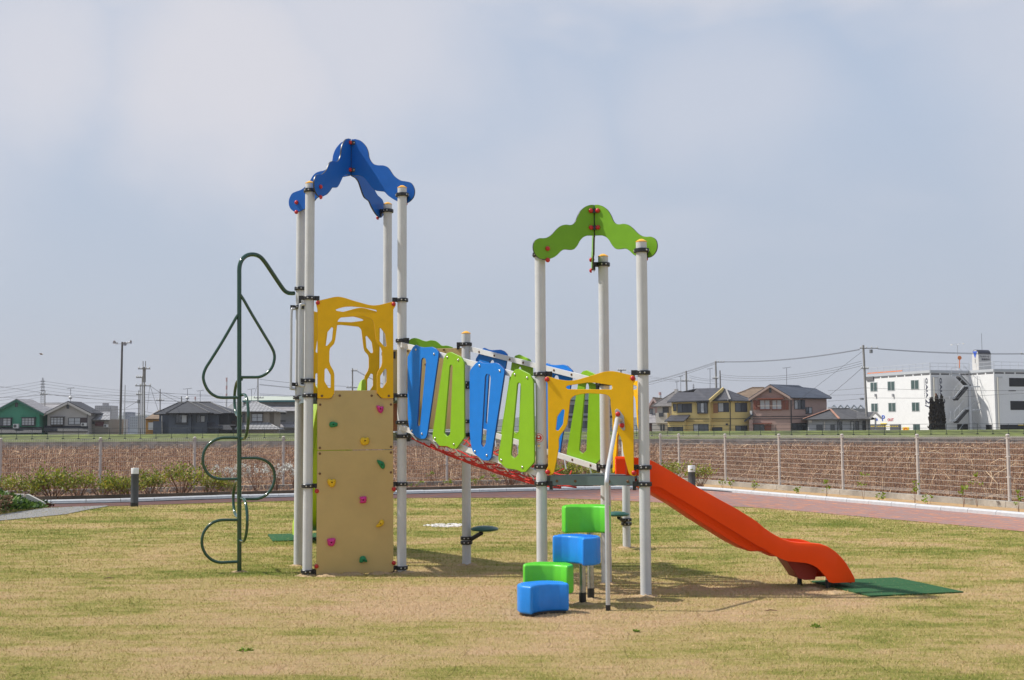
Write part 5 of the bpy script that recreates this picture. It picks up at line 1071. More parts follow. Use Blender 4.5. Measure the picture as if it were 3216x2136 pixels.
# far high-rises and city blocks
for (u0, u1, v0, Y, rgb, l, top) in ((298, 350, 1274, 820, (.30, .29, .30), 'pinkish grey apartment tower in the haze left of the loudspeaker pole', 1), (388, 407, 1294, 900, (.18, .21, .28), 'blue-grey office block in the haze right of the loudspeaker pole', 0), (408, 442, 1307, 760, (.30, .33, .36), 'low grey hazy block behind the power poles', 0), (350, 378, 1316, 700, (.33, .31, .30), 'low pale hazy building behind the loudspeaker pole', 0), (1240, 1300, 1322, 800, (.3, .31, .33), 'low hazy building behind the bridge', 0)):
    h = House('far_building', l, 'building', Y, u0, u1, 'hazy buildings on the horizon'); w = h.box(u0, u1, v0, None, 14, col('far_wall_%d' % u0, rgb))
    k = max(2, int((u1-u0)/5.5)); j = v0+3
    while j < 1345:
        for i in range(k): h.box(u0+(u1-u0)*(i+.2)/k, u0+(u1-u0)*(i+.8)/k, j, j+1.8, .15, GLS, -.1, 'window', w)
        j += 5
    if top: h.box(322, 333, 1265, 1274, 6, col('far_wall_298', rgb), 3, 'roof_room')
# orange house
h = House('house', 'small orange stucco house behind the dark blue-grey house', 'house', 186, 455, 505, 'houses beyond the levee')
h.plane([(455, 1315, -.4), (530, 1315, -.4), (530, 1287, 4), (500, 1287, 4)], TRB); h.box(457.5, 520, 1314.5, None, 8, col('orange_stucco', (.42, .22, .05))); h.box(466, 481, 1327, 1350, .4, ACW, -.5, 'storage_box')
# dark blue-grey house
DB = col('blue_grey_stucco', (.085, .10, .125)); 
h = House('house', 'dark blue-grey house with charcoal hip roofs left of the curly climber', 'house', 176, 480, 722, 'houses beyond the levee')
h.hip(483, 700, 1300, 560, 620, 1265, 8, TRG, dy=.8); h.hip(522, 660, 1297, 586, 592, 1261.4, 7, TRG, dy=-1.2); h.hip(600, 727, 1297.5, 612, 662, 1264, 9, TRG, dy=1.5)
h.box(531, 600, 1295, None, 8, DB, -.6); h.box(600, 651, 1299, None, 8, DB, -.0, 'wall'); h.box(651, 686, 1297, None, 8, DB, 1.0, 'wall'); h.box(500, 531, 1301, None, 6, DB, .6, 'wall'); h.box(686, 718, 1300, None, 7, mat('dark_balcony', (.03, .032, .036), .7), 1.6, 'balcony_recess'); h.box(680, 727, 1334, 1337, 3, col('balcony_trim', (.25, .24, .23)), .6, 'balcony_rail')
h.win(554, 1303, 589, 1328.5, dy=-.6, nx=2, fill='gc', bay=.25); h.win(617, 1305.5, 644, 1326.5, dy=0, nx=2, fill='gc')
h.plane([(652, 1326, 0), (672, 1326, 0), (698, 1346, -1.5), (652, 1346, -1.5)], TRG, name='lean_to_roof'); h.plane([(690, 1336, 0), (722, 1336, 0), (730, 1349, -1.5), (690, 1349, -1.5)], TRG, name='lean_to_roof'); h.pipe([(508, 1306, -.2), (509, 1362, -.2)], PWT, .06); h.pipe([(600, 1297, -.3), (600, 1362, -.3)])
h.box(481, 507, 1323, None, 3, DB, -.3, 'porch_wall')
antenna(589, 1222, 1263, 182, 'TV antenna with dish on the dark blue-grey house', True, 26); antenna(629, 1228, 1262, 184, 'second thinner TV antenna on the dark blue-grey house', False, 20)
# warehouse
h = House('warehouse', 'long grey warehouse with pale green roof and teal eave behind the tall tower', 'warehouse', 205, 715, 930)
h.box(764, 1010, 1258, None, 20, col('warehouse_grey', (.24, .235, .23))); h.box(716, 764, 1290, None, 14, col('warehouse_white', (.4, .4, .41)), 4, 'annex_wall'); h.plane([(762, 1257.5, -.6), (1012, 1257.5, -.6), (1000, 1244.5, 12), (772, 1244.5, 12)], mat('pale_green_metal', (.42, .46, .38), .5)); h.box(761, 1012, 1257.5, 1261.5, .5, mat('teal_eave', (.03, .16, .17), .5), -.7, 'eave')
h.plane([(700, 1289, -.5), (766, 1286, -.5), (766, 1262, 8), (735, 1263, 8)], mat('grey_sheet_roof', (.2, .2, .2), .6), name='annex_roof')
h.plane([(855, 1290, -2.2), (935, 1290, -2.2), (935, 1272, 0), (840, 1272, 0)], TRW, name='lean_to_roof'); h.plane([(862, 1342, -2.2), (935, 1342, -2.2), (935, 1326, 0), (862, 1326, 0)], TRW, name='lean_to_roof')
for a in ((868, 1297, 897, 1301), (868, 1321, 897, 1323.5)): h.box(a[0], a[2], a[1], a[3], .1, FRM, -.1, 'vent')
# beige kawara house
BE = col('beige_wall', (.30, .255, .205))
h = House('house', 'beige two-storey house with silvery Japanese tile roof right of the curly climber pole', 'house', 180, 740, 876, 'houses beyond the levee')
h.hip(735, 868, 1292, 790, 804, 1262, 7.5, TRS); h.box(757, 843, 1291, None, 7, BE, .3); h.box(843, 861, 1292, None, 5, col('beige_shade_wall', (.27, .235, .19)), 1.8, 'wall'); h.win(791, 1299, 826, 1324.5, dy=.3, nx=2, ny=2, fill='cc', bay=.15, fm=mat('bronze_frame', (.05, .04, .035), .5))
h.hip(738, 878, 1348, 757, 846, 1330, 3, TRS, dy=-1.6); h.box(745, 868, 1348, None, 2, BE, -1.2, 'lower_wall'); h.win(763, 1299, 769, 1326, dy=.3, nx=1, fill='g')
h.box(728, 740, 1322, None, 2, mat('brown_shed', (.07, .05, .04), .8), -.5, 'shed')
antenna(790, 1223, 1261, 186, 'TV antenna on the beige house right of the curly climber', False, 24)
# building behind small tower
h = House('house', 'grey-white house with a dark green roof seen through the small yellow arch panel', 'house', 185, 1700, 1950, 'houses beyond the levee')
h.hip(1722, 1938, 1256, 1775, 1880, 1232, 9, roofmat('dark_green_roof', (.03, .06, .05))); h.box(1735, 1925, 1256, None, 8, col('grey_white_wall', (.36, .36, .37)))
for u in (1745, 1785, 1826, 1868, 1893): h.win(u, 1272, u+24, 1298, nx=2, fill='gs'); h.win(u, 1322, u+24, 1345, nx=2, fill='gs')
h.box(1735, 1925, 1306, 1312, .3, FRM, -.3, 'ledge')
# pink house, white house
h = House('house', 'pink house with brown roof just right of the small tower', 'house', 196, 2020, 2066, 'houses beyond the levee', -20)
h.gable((2051.5, 1247), (2030, 1281), (2074, 1281), 10, TRB, col('pink_stucco', (.55, .36, .31)), fascia=col('pink_trim', (.58, .42, .38)), ul=2034, ur=2070); h.win(2040, 1284, 2051, 1300, nx=2, fill='cc'); h.box(2051, 2057, 1282, 1300, .1, PWT, -.1, 'shutter'); h.plane([(2030, 1300, 0), (2058, 1300, 0), (2060, 1328, -2.4), (2030, 1328, -2.4)], TRW, name='lower_roof'); h.box(2030, 2047, 1328, None, 1.6, col('dark_red_brick', (.09, .04, .03)), -2.2, 'lower_wall')
h = House('house', 'off-white house with brown-grey roof and balcony left of the yellow house', 'house', 186, 2048, 2110, 'houses beyond the levee', -18)
h.hip(2046, 2168, 1276, 2118, 2140, 1230, 9, roofmat('brown_grey_tiles', (.13, .12, .115))); WW = col('off_white_stucco', (.52, .49, .44)); h.box(2064, 2150, 1276, None, 8, WW, .2); h.box(2059, 2096, 1297, 1329, 1.6, WW, -1.4, 'balcony'); h.box(2048, 2098, 1330, None, 1.2, col('grey_panel', (.45, .43, .4)), -1.0, 'lower_wall'); h.box(2081, 2100, 1279, 1297, .2, SHD, -.0, 'recess'); h.box(2069, 2084, 1296.8, 1309, .1, SHD, -1.5, 'opening'); h.win(2074, 1333, 2079, 1353, dy=-1, nx=1, fill='g'); h.win(2082, 1333, 2088, 1353, dy=-1, nx=1, fill='g')
h.box(2118, 2127, 1222, 1236, 1, PWT, 3, 'chimney')
# yellow house
YW = col('yellow_stucco', (.72, .55, .22), var=.05)
h = House('house', 'pale yellow two-storey house with charcoal tiled roofs and brown board at a window', 'house', 182, 2087, 2360, 'houses beyond the levee', -20)
hw = House('', '', '', 182, 0, 0, of=h, rot=18, piv=h.M @ h.AT(2294, 1300, 182.9))
h.box(2109, 2228, 1261, None, 9, YW, -.6); h.box(2228, 2294, 1257.5, None, 7, YW, .9, 'wall'); hw.box(2294, 2357, 1259, None, 6, YW, 0, 'wall')
h.plane([(2095, 1261.5, -1.2), (2226, 1257.5, -1.2), (2272, 1218, 3.5), (2188, 1220, 3.5), (2179, 1231, 2.5), (2126, 1233, 2.5)], TR, .16)
h.plane([(2095, 1258, 9), (2272, 1254, 9), (2272, 1218, 3.5), (2188, 1220, 3.5), (2126, 1233, 2.5)], TR, .16)
h.plane([(2231, 1257.5, .4), (2293, 1255, .2), (2282, 1223, 4), (2272, 1218.5, 3.5)], TR, .16); hw.plane([(2292, 1257, -.6), (2362, 1258, -.6), (2352, 1250, 4.5), (2282, 1223, 3.0)], TR, .16)
h.bld(MB().bar(h.AT(2293, 1254, 182.2), h.AT(2280, 1222.5, 186), .25, .12), 'hip_ridge', col('ridge_grey', (.3, .29, .28)))
h.bld(MB().bar(h.AT(2227.5, 1260, 180.9), h.AT(2272, 1221, 185.3), .12, .5), 'bargeboard', YW)
h.win(2127, 1268, 2173.5, 1296, dy=-.6, nx=3, fill='gss'); h.win(2114, 1269, 2125, 1291, dy=-.6, nx=1, fill='g'); h.win(2191, 1265, 2224, 1297, dy=-.6, nx=3, fill='gcg', bay=.45); h.box(2239.5, 2255, 1266.5, 1297, .06, col('plywood', (.33, .16, .08)), .8, 'board'); h.win(2255, 1265, 2290, 1294, dy=.9, nx=2, fill='cs'); hw.win(2308, 1265, 2346.5, 1294, dy=0, nx=2, fill='gs')
h.win(2177.5, 1332, 2226, 1362, dy=-.6, nx=3, fill='cgg'); h.win(2237, 1342, 2269, 1362, dy=.9, nx=2, fill='ss'); hw.win(2309, 1337, 2347, 1362, dy=0, nx=2, fill='gs')
h.box(2097, 2149, 1322, None, 1.6, YW, -2.2, 'porch_wall'); h.plane([(2086, 1322, -3), (2148, 1322, -3), (2168, 1302.5, -.6), (2107, 1304, -.6)], TR, .14, 'porch_roof'); h.win(2098, 1341, 2146, 1362, dy=-2.2, nx=3, fill='gss')
h.pipe([(2150, 1316, -.75), (2228, 1316, -.75)], r=.045, name='trim_band'); h.pipe([(2228.5, 1315.5, .8), (2294, 1315.5, .8)], r=.045, name='trim_band'); h.pipe([(2150, 1323, -.75), (2228, 1323, -.75)], col('trim_tan', (.3, .22, .1)), .045, 'trim_band'); h.pipe([(2228.5, 1322.5, .8), (2294, 1322.5, .8)], col('trim_tan', (.3, .22, .1)), .045, 'trim_band'); hw.pipe([(2294, 1315.5, -.02), (2356, 1315, -.02)], r=.045, name='trim_band'); h.pipe([(2286, 1256, .1), (2293, 1263, .6), (2294.5, 1362, .7)], r=.07); h.box(2279, 2285, 1330, 1336, .3, FRM, .55, 'vent_hood'); h.pipe([(2095, 1263.5, -1.3), (2226, 1259.5, -1.3)], r=.07, name='gutter'); h.pipe([(2231, 1259, .3), (2293, 1258.5, .3)], r=.07, name='gutter'); hw.pipe([(2294, 1259, -.6), (2361, 1259.5, -.6)], r=.07, name='gutter')
# brown roof behind
h = House('house', 'brown tiled roof of a house rising between the yellow and the brown-pink house', 'house', 196, 2300, 2420, 'houses beyond the levee')
h.hip(2285, 2440, 1250, 2361, 2400, 1218, 9, TRB); h.box(2300, 2425, 1250, None, 8, BE)
# brown-pink house
BP = col('brown_pink_stucco', (.40, .27, .225)); 
h = House('house', 'brownish pink two-storey house with navy roof and red-brown shutters', 'house', 180, 2352, 2600, 'houses beyond the levee', -20)
hw = House('', '', '', 180, 0, 0, of=h, rot=25, piv=h.M @ h.AT(2484, 1300, 180.0))
h.gable((2418.4, 1206.5), (2351, 1250.5), (2487, 1247.5), 7, TRN, BP, fascia=col('pink_bargeboard', (.46, .33, .27)), ul=2364, ur=2483)
hw.plane([(2484, 1248.5, -.6), (2612, 1250, -.6), (2562, 1220, 4.0), (2528, 1219.5, 4.0), (2509, 1210, 4.6), (2420, 1207, 4.6)], TRN, .16); hw.plane([(2612, 1250, -.6), (2612, 1250, 8), (2562, 1220, 4)], TRN, .16); hw.plane([(2486, 1247, 9), (2612, 1247, 9), (2562, 1220, 4.0), (2420, 1207, 4.6)], TRN, .16)
hw.box(2484.5, 2596, 1250, None, 8, BP, 0, 'wall'); h.win(2386, 1256, 2419.5, 1286.5, nx=2, fill='cc', fm=BRN, bay=.1); h.win(2424, 1256, 2456, 1286.5, nx=2, fill='cc', fm=BRN, bay=.1)
for a in ((2365.5, 2375), (2375.6, 2385.5), (2456.5, 2466), (2466.6, 2477)): h.box(a[0], a[1], 1257.5, 1287, .08, BRN, -.12, 'shutter')
h.box(2378, 2461, 1250.5, 1253.5, .7, BRN, -.75, 'awning'); h.win(2415.5, 1219, 2423, 1233.5, nx=1, fill='g'); h.box(2363, 2423, 1329, 1331.5, .7, BRN, -.75, 'awning'); h.win(2367, 1333, 2401, 1362, nx=2, fill='gg'); h.box(2401.5, 2422.5, 1333, 1362, .08, BRN, -.12, 'shutter')
hw.win(2494, 1256, 2517, 1285.5, dy=0, nx=2, fill='cg'); hw.box(2517, 2529, 1256, 1285.5, .08, SHD, -.12, 'shutter'); hw.win(2529.5, 1278.5, 2550.5, 1299.5, dy=0, nx=2, fill='gc'); hw.win(2487, 1329, 2537, 1362, dy=0, nx=3, fill='sgs')
for v in (1308, 1315.5): h.pipe([(2364, v, -.02), (2483, v, -.02)], r=.05, name='trim_band'); hw.pipe([(2486, v, -.02), (2570, v-1, -.02)], r=.05, name='trim_band')
h.pipe([(2484.5, 1250, -.1), (2485, 1362, -.1)], r=.09); h.plane([(2336, 1322, -1), (2364, 1299, -1), (2366, 1299, 2), (2338, 1322, 2)], TRN, .2, 'lean_to_roof'); h.box(2352, 2364, 1318, None, 3, BP, -.7, 'lean_to_wall'); h.pipe([(2379, 1275.5, -.9), (2456, 1275, -.9)], col('drying_pole', (.5, .4, .33)), .03, 'drying_pole'); h.box(2355, 2361.5, 1290, 1302, .5, ACW, -.5, 'air_conditioner')
antenna(2470.5, 1156, 1209, 184, 'tall TV antenna on the brown-pink house', False, 24); antenna(2230, 1159, 1221, 186, 'tall TV antenna on the yellow house', False, 18); antenna(2138, 1183, 1230, 192, 'TV antenna left of the yellow house roof', False, 14); antenna(2126, 1200, 1232, 190, 'short TV antenna over the off-white house', False, 10)
# grey hut
HW_ = col('grey_block_wall', (.36, .37, .39))
h = House('hut', 'low grey building with worn slate hip roof and small porch right of the brown-pink house', 'building', 174, 2521, 2770, None, -12)
h.hip(2521, 2748, 1317, 2610, 2668, 1284.5, 8, TRO, dy=.5); h.box(2539, 2733, 1317, None, 7, HW_, .8)
h.bld(MB().bar(h.AT(2608, 1285, 178), h.AT(2636, 1315, 173.9), .28, .1), 'hip_ridge', mat('terracotta_white', (.38, .20, .14), .8, var=.5, vs=2.5)); h.bld(MB().bar(h.AT(2523, 1315, 173.9), h.AT(2606, 1285, 178), .2, .08), 'hip_ridge', mat('terracotta_white', (.38, .20, .14), .8, var=.5, vs=2.5))
h.plane([(2690, 1294, 2.5), (2748, 1294, 2.5), (2733, 1315, -2), (2690, 1315, -.4)], TRO, .14, 'porch_roof'); h.plane([(2749, 1294, 2.6), (2749, 1294, -2), (2770, 1315, -2), (2770, 1315, 2.6)], TRO, .14, 'porch_roof'); h.bld(MB().bar(h.AT(2731, 1315, 172), h.AT(2749, 1295, 172), .08, .3), 'bargeboard', PWT); h.bld(MB().bar(h.AT(2749, 1295, 172), h.AT(2770, 1315, 172), .08, .3), 'bargeboard', PWT); h.box(2747, 2752, 1312, None, .3, HW_, -1.5, 'porch_post')
for a in ((2564, 2583), (2608, 2622)): h.win(a[0], 1334, a[1], 1362, dy=.8, nx=1, fill='g')
h.win(2636, 1325, 2645, 1352, dy=.8, nx=1, fill='g'); h.win(2671, 1323, 2683, 1352, dy=.8, nx=1, fill='c'); h.win(2686, 1323, 2698, 1352, dy=.8, nx=1, fill='g'); h.box(2708, 2722, 1322, 1352, .1, FRM, .7, 'door'); h.pipe([(2589.5, 1324, .7), (2589.5, 1360, .7)], PWT, .1); h.pipe([(2640, 1316, .2), (2632, 1322, .6), (2631, 1360, .7)], r=.07); h.box(2540, 2550, 1320, 1327, .4, PWT, .4, 'vent_hood')
h.t['category'] = 'building'
# greenhouse row
h = House('greenhouse', 'row of low glasshouse roofs behind the grey hut', 'greenhouse', 240, 2600, 2720)
h.box(2596, 2722, 1283.5, None, 10, col('greenhouse_wall', (.3, .3, .3)))
for i in range(5): u = 2618+i*21; h.plane([(u-10, 1283, 0), (u, 1271, 0), (u+3, 1271, 6), (u-7, 1283, 6)], mat('greenhouse_glass', (.3, .33, .35), .3)); h.plane([(u, 1271, 0), (u+11, 1283, 0), (u+14, 1283, 6), (u+3, 1271, 6)], mat('greenhouse_glass', (.3, .33, .35), .3))
h.box(2598, 2626, 1278.5, 1295, 3, mat('white_tank', (.75, .75, .75), .5), -1, 'tank')
# ================================================================== white parking building with signs
WB = mat('white_cladding', (.78, .78, .77), .6, var=.03, vs=1.2); WSH = mat('light_steel_paint', (.5, .52, .54), .5); DKO = mat('dark_opening', (.012, .012, .014), .6); TEAL = mat('teal_window_film', (.06, .10, .095), .3)
A_ = (64.0, 185.0); L_ = (58.5, 200.3); B_ = (70.9, 187.5); C_ = (72.7, 182.4); D_ = (C_[0]+.94*16, C_[1]+.34*16)
pk = thing('parking_building', 'white three-storey building with green windows and outdoor steel stairs at the right edge', 'building', (68, 190, BASE))
P1, P2, P3, P4_ = Plane(L_, A_), Plane(A_, B_), Plane(B_, C_), Plane(C_, D_)
k8 = crop(2600, 1020, 3.833)
zt1 = P1.px(*k8(1225, 578))[1]; ztop = P1.px(*k8(1232, 546))[1]
MB().prism([L_, A_, B_, C_, D_, (D_[0]-5, D_[1]+24), (L_[0]+6, L_[1]+20)], BASE-.3, zt1).build('wall', WB, pk)
def frect(pl, c, x0, y0, x1, y1, m, name, o0=.0, o1=.06, par=None):
    a = pl.px(*c(x0, y0)); b = pl.px(*c(x1, y1)); c1_ = pl.px(*c((x0+x1)/2, (y0+y1)/2)); s0, s1 = sorted((a[0], b[0])); z0, z1 = sorted((a[1], b[1]))
    return MB().box((s0, z0, o0), (s1, z1, o1), 0, pl.mat()).build(name, m, par or pk)
def fband(pl, z0, z1, m, name, o0=0, o1=.1, s0=0, s1=None): return MB().box((s0, z0, o0), (pl.len if s1 is None else s1, z1, o1), 0, pl.mat()).build(name, m, pk)
for pl in (P1, P2, P3, P4_):
    fband(pl, zt1-.0, ztop, WSH, 'parapet', -.25, .08)
    n = int(pl.len/2.2)+1
    for i in range(n): fband(pl, zt1-.32, zt1-.08, mat('slot_grey', (.14, .14, .145), .6), 'ventilation_slot', -.01, .02, i*pl.len/n+.15, (i+1)*pl.len/n-.15)
    rl = MB()
    for z in (ztop+.55, ztop+1.1): rl.tube([pl.loc(0, z, -.1), pl.loc(pl.len, z, -.1)], .03, 4)
    for i in range(int(pl.len/1.6)+2): s = min(pl.len, i*1.6); rl.tube([pl.loc(s, ztop-.02, -.1), pl.loc(s, ztop+1.1, -.1)], .025, 4)
    rl.build('roof_railing', WSH, pk)
MB().bar(P1.loc(0, ztop+.25, -.5), P1.loc(P1.len*.55, ztop+.25, -.5), .1, .16).build('orange_rail', mat('orange_paint', (.75, .22, .06), .5), pk)
GWN = mat('pale_window_frame', (.5, .52, .52), .4)
def bwin(x0, y0, x1, y1):
    w = frect(P1, k8, x0-6, y0-4, x1+6, y1+6, GWN, 'window', .0, .05); m = (x0+x1)/2
    for q in ((x0, m-2), (m+2, x1)): frect(P1, k8, q[0], y0, q[1], y1, TEAL, 'pane', .04, .07, w)
for a in ((517, 699, 593, 796), (724, 687, 803, 786), (1005, 671, 1093, 771), (527, 951, 601, 1043), (734, 944, 815, 1040), (1016, 938, 1101, 1036)): bwin(*a)
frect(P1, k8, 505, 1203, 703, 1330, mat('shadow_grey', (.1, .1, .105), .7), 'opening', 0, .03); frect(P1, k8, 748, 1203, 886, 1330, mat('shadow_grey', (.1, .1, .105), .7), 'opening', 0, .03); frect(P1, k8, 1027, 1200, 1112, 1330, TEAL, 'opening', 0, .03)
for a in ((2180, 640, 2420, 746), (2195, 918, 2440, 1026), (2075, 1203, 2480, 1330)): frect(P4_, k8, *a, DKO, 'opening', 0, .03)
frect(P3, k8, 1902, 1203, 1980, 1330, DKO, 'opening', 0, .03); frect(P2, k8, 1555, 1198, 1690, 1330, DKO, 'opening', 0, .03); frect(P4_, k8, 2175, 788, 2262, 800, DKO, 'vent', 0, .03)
frect(P4_, k8, 2285, 1203, 2420, 1213, mat('sign_yellow', (.75, .55, .02), .5), 'height_bar', .1, .16)
for pl, x in ((P2, 1265), (P4_, 2032)):
    a = pl.px(*k8(x, 630)); MB().tube([pl.loc(a[0], a[1], .2), pl.loc(a[0], BASE, .2)], .11, 8).build('downpipe', mat('cream_pipe', (.6, .58, .5), .5), pk)
    MB().tube([pl.loc(a[0], a[1], .2), pl.loc(a[0]+.9, a[1], .2)], .06, 6).build('pipe_bracket', WSH, pk)
NAVY = mat('navy_lettering', (.02, .025, .06), .5); 
def text(pl, s, c, x0, y0, x1, y1, m, rot=False, off=.03, par=None, name='lettering', shear=0):
    a = pl.px(*c(x0, y0)); b = pl.px(*c(x1, y1)); s0, s1 = sorted((a[0], b[0])); z0, z1 = sorted((a[1], b[1]))
    cu = bpy.data.curves.new('t', 'FONT'); cu.body = s; cu.extrude = .012; cu.resolution_u = 3; cu.shear = shear; cu.offset = .012
    ob = bpy.data.objects.new('t', cu); COL.objects.link(ob); bpy.context.view_layer.update(); dg = bpy.context.evaluated_depsgraph_get(); me = bpy.data.meshes.new_from_object(ob.evaluated_get(dg)); bpy.data.objects.remove(ob)
    if not len(me.vertices): return None
    co_ = np.array([v.co[:] for v in me.vertices]); lo_, hi_ = co_.min(0), co_.max(0)
    x = (co_[:, 0]-lo_[0])/(hi_[0]-lo_[0]); y = (co_[:, 1]-lo_[1])/(hi_[1]-lo_[1]); z = co_[:, 2]
    if rot: X, Yv = s0+y*(s1-s0), z1-x*(z1-z0)
    else: X, Yv = s0+x*(s1-s0), z0+y*(z1-z0)
    for v, p, q, r_ in zip(me.vertices, X, Yv, z): v.co = (p, q, r_+off)
    me.materials.clear(); me.materials.append(m); me.name = name
    for p in me.polygons: p.material_index = 0
    return link(bpy.data.objects.new(name, me), par or pk, pl.mat())
text(P1, 'GAIA', k8, 1175, 642, 1208, 880, NAVY, True); text(P1, '2', k8, 1176, 895, 1236, 955, NAVY, True); text(P1, '/', k8, 1172, 965, 1236, 1000, NAVY, True)
text(P1, 'PACHINKO & SLOT', k8, 1157, 648, 1170, 880, mat('grey_lettering', (.3, .3, .32), .5), True)
text(P2, 'GAIA', k8, 1342, 640, 1378, 885, NAVY, True); text(P2, '2', k8, 1355, 895, 1412, 955, NAVY, True); text(P2, 'PACHINKO & SLOT', k8, 1322, 645, 1333, 885, mat('grey_lettering', (.3, .3, .32), .5), True)
BLT = mat('sign_blue', (.03, .10, .5), .5); RDT = mat('sign_red', (.55, .01, .04), .5)
text(P1, 'P', k8, 652, 1090, 690, 1160, BLT); text(P1, 'OUT', k8, 720, 1128, 793, 1160, RDT); text(P1, 'R', k8, 585, 1128, 606, 1160, BLT)
ys = frect(P1, k8, 903, 1234, 980, 1276, mat('sign_yellow', (.75, .55, .02), .5), 'sign_board', .03, .08); text(P1, '^', k8, 915, 1238, 968, 1262, mat('sign_red2', (.7, .05, .02), .5), par=ys, off=.09); frect(P1, k8, 908, 1266, 975, 1271, mat('sign_red2', (.7, .05, .02), .5), 'sign_stripe', .08, .1, ys)
frect(P1, k8, 638, 1186, 712, 1196, mat('sign_yellow', (.75, .55, .02), .5), 'height_bar', .05, .1)
for i in range(16): frect(P1, k8, 520+i*21, 1218, 531+i*21, 1228, mat('sign_yellow', (.75, .55, .02), .5), 'warning_tape', .03, .05)
for x in (582, 793): frect(P1, k8, x-6, 832, x+6, 866, mat('fixture_grey', (.35, .35, .36), .5), 'wall_fixture', 0, .3)
frect(P1, k8, 470, 628, 556, 668, mat('slot_grey', (.14, .14, .145), .6), 'cable_box', 0, .2)
# stairs
PS = Plane((A_[0]+1.2, A_[1]-2.0), (B_[0]+1.2, B_[1]-2.0)); PS2 = Plane((A_[0]+.9, A_[1]-1.0), (B_[0]+.9, B_[1]-1.0)); st_ = MB()
def sb(pts, w, pl=PS, mb=st_):
    q = [pl.loc(*pl.px(*k8(*p))) for p in pts]
    for a, b in zip(q, q[1:]): mb.bar(a, b, .08, w)
for pl in (PS, PS2):
    sb([(1470, 1152), (1530, 1152), (1655, 1010), (1700, 1008)], .32, pl); sb([(1462, 876), (1522, 882), (1640, 738), (1700, 732)], .26, pl); sb([(1490, 607), (1582, 607), (1705, 728)], .32, pl); sb([(1705, 745), (1868, 745)], .2, pl); sb([(1705, 1022), (1872, 1026)], .2, pl)
    sb([(1700, 740), (1708, 1290)], .05, pl)
st_.build('stair_stringer', WSH, pk)
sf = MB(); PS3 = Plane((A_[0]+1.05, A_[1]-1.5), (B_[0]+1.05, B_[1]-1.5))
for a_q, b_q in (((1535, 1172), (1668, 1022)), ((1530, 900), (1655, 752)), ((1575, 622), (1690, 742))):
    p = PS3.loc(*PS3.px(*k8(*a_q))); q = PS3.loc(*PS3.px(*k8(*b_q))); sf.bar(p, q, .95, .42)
sf.build('stair_shade_plate', mat('stair_shadow_grey', (.045, .045, .048), .8), pk)  # dark plates added under the flights, underside shade put into their colour
cb = MB()
for x0, y0, x1, y1, w in ((1700, 738, 1712, 1300, .36), (1866, 745, 1884, 1300, .2)):
    a = PS.loc(*PS.px(*k8(x0, y0))); b = PS.loc(*PS.px(*k8(x1, y1))); b.x = a.x; b.y = a.y; cb.box((a.x-w/2, a.y-w/2, BASE-.2), (a.x+w/2, a.y+w/2, a.z))
cb.build('stair_column', WSH, pk)
tr_ = mat('stair_tread', (.07, .06, .055), .8)
for (a, b, n) in (((1535, 1145), (1655, 1012), 11), ((1525, 876), (1640, 742), 11), ((1590, 612), (1702, 725), 11)):
    for i in range(n):
        f = (i+.5)/n; x = a[0]+(b[0]-a[0])*f; y = a[1]+(b[1]-a[1])*f; p = PS.loc(*PS.px(*k8(x, y))); q = PS2.loc(*PS2.px(*k8(x, y))); q.z = p.z; MB().bar(p, q, .30, .12).build('stair_tread', tr_, pk)
rb = MB()
for pts in (((1475, 1045), (1525, 1045), (1640, 905), (1860, 905), (1870, 1020)), ((1475, 1045), (1475, 1150)), ((1525, 1045), (1525, 1150)), ((1590, 970), (1590, 1075)), ((1520, 775), (1612, 660)), ((1520, 775), (1520, 875)), ((1565, 715), (1565, 830)), ((1680, 628), (1842, 628), (1842, 740)), ((1640, 500), (1780, 640), (1895, 692)), ((1770, 640), (1770, 735)), ((1572, 1275), (1640, 1182), (1700, 1182)), ((1725, 1105), (1800, 1185), (1870, 1262)), ((1490, 520), (1580, 520), (1680, 628)), ((1490, 520), (1490, 600)), ((1790, 905), (1730, 960)), ((1790, 905), (1790, 1015)), ((1790, 905), (1860, 985))):
    q = [PS.loc(*PS.px(*k8(*p))) for p in pts]; rb.tube(q, .035, 4)
rb.build('stair_railing', WSH, pk)
# rooftop sign tower
Q0 = at(*k8(1738, 500), 190.0); dl_ = Vector((5.5, -15.3, 0)).normalized(); dr_ = Vector((.94, .34, 0)).normalized()
tw = thing('rooftop_sign', 'grey rooftop sign with rounded black top, blue triangle and Japanese lettering', 'sign', (Q0.x, Q0.y, ztop))
PQ = Plane((Q0.x, Q0.y), (Q0.x+dl_.x, Q0.y+dl_.y)); wq = PQ.px(*k8(1818, 400))[0]; zq = PQ.px(*k8(1775, 300))[1]; zb_ = ztop-.1; zm = PQ.px(*k8(1818, 345))[1]; rr_ = wq/2
arc = [(rr_+rr_*math.cos(a), (zq-rr_)+rr_*math.sin(a)) for a in [i*math.pi/10 for i in range(11)]]
Mq = Matrix(((dl_.x, 0, dr_.x, Q0.x), (dl_.y, 0, dr_.y, Q0.y), (0, 1, 0, 0), (0, 0, 0, 1))); Lq = 2.35
SGR = mat('sign_grey', (.36, .36, .355), .5); SWH = mat('sign_white', (.52, .50, .47), .5)
MB().prism([(0, zb_), (wq, zb_), (wq, zm-.02), (0, zm-.02)], 0, Lq, 0, Mq).build('sign_body', SGR, tw)
MB().prism([(0, zm-.02), (wq, zm-.02)]+arc, .0, Lq, 0, Mq).build('sign_top', mat('sign_black', (.02, .022, .035), .4), tw)
MB().prism([(.08, zb_+.1), (wq-.08, zb_+.1)]+[(rr_+(x-rr_)*.9, z-.08) for x, z in arc], -.04, -.004, 0, Mq).build('sign_face', SWH, tw)
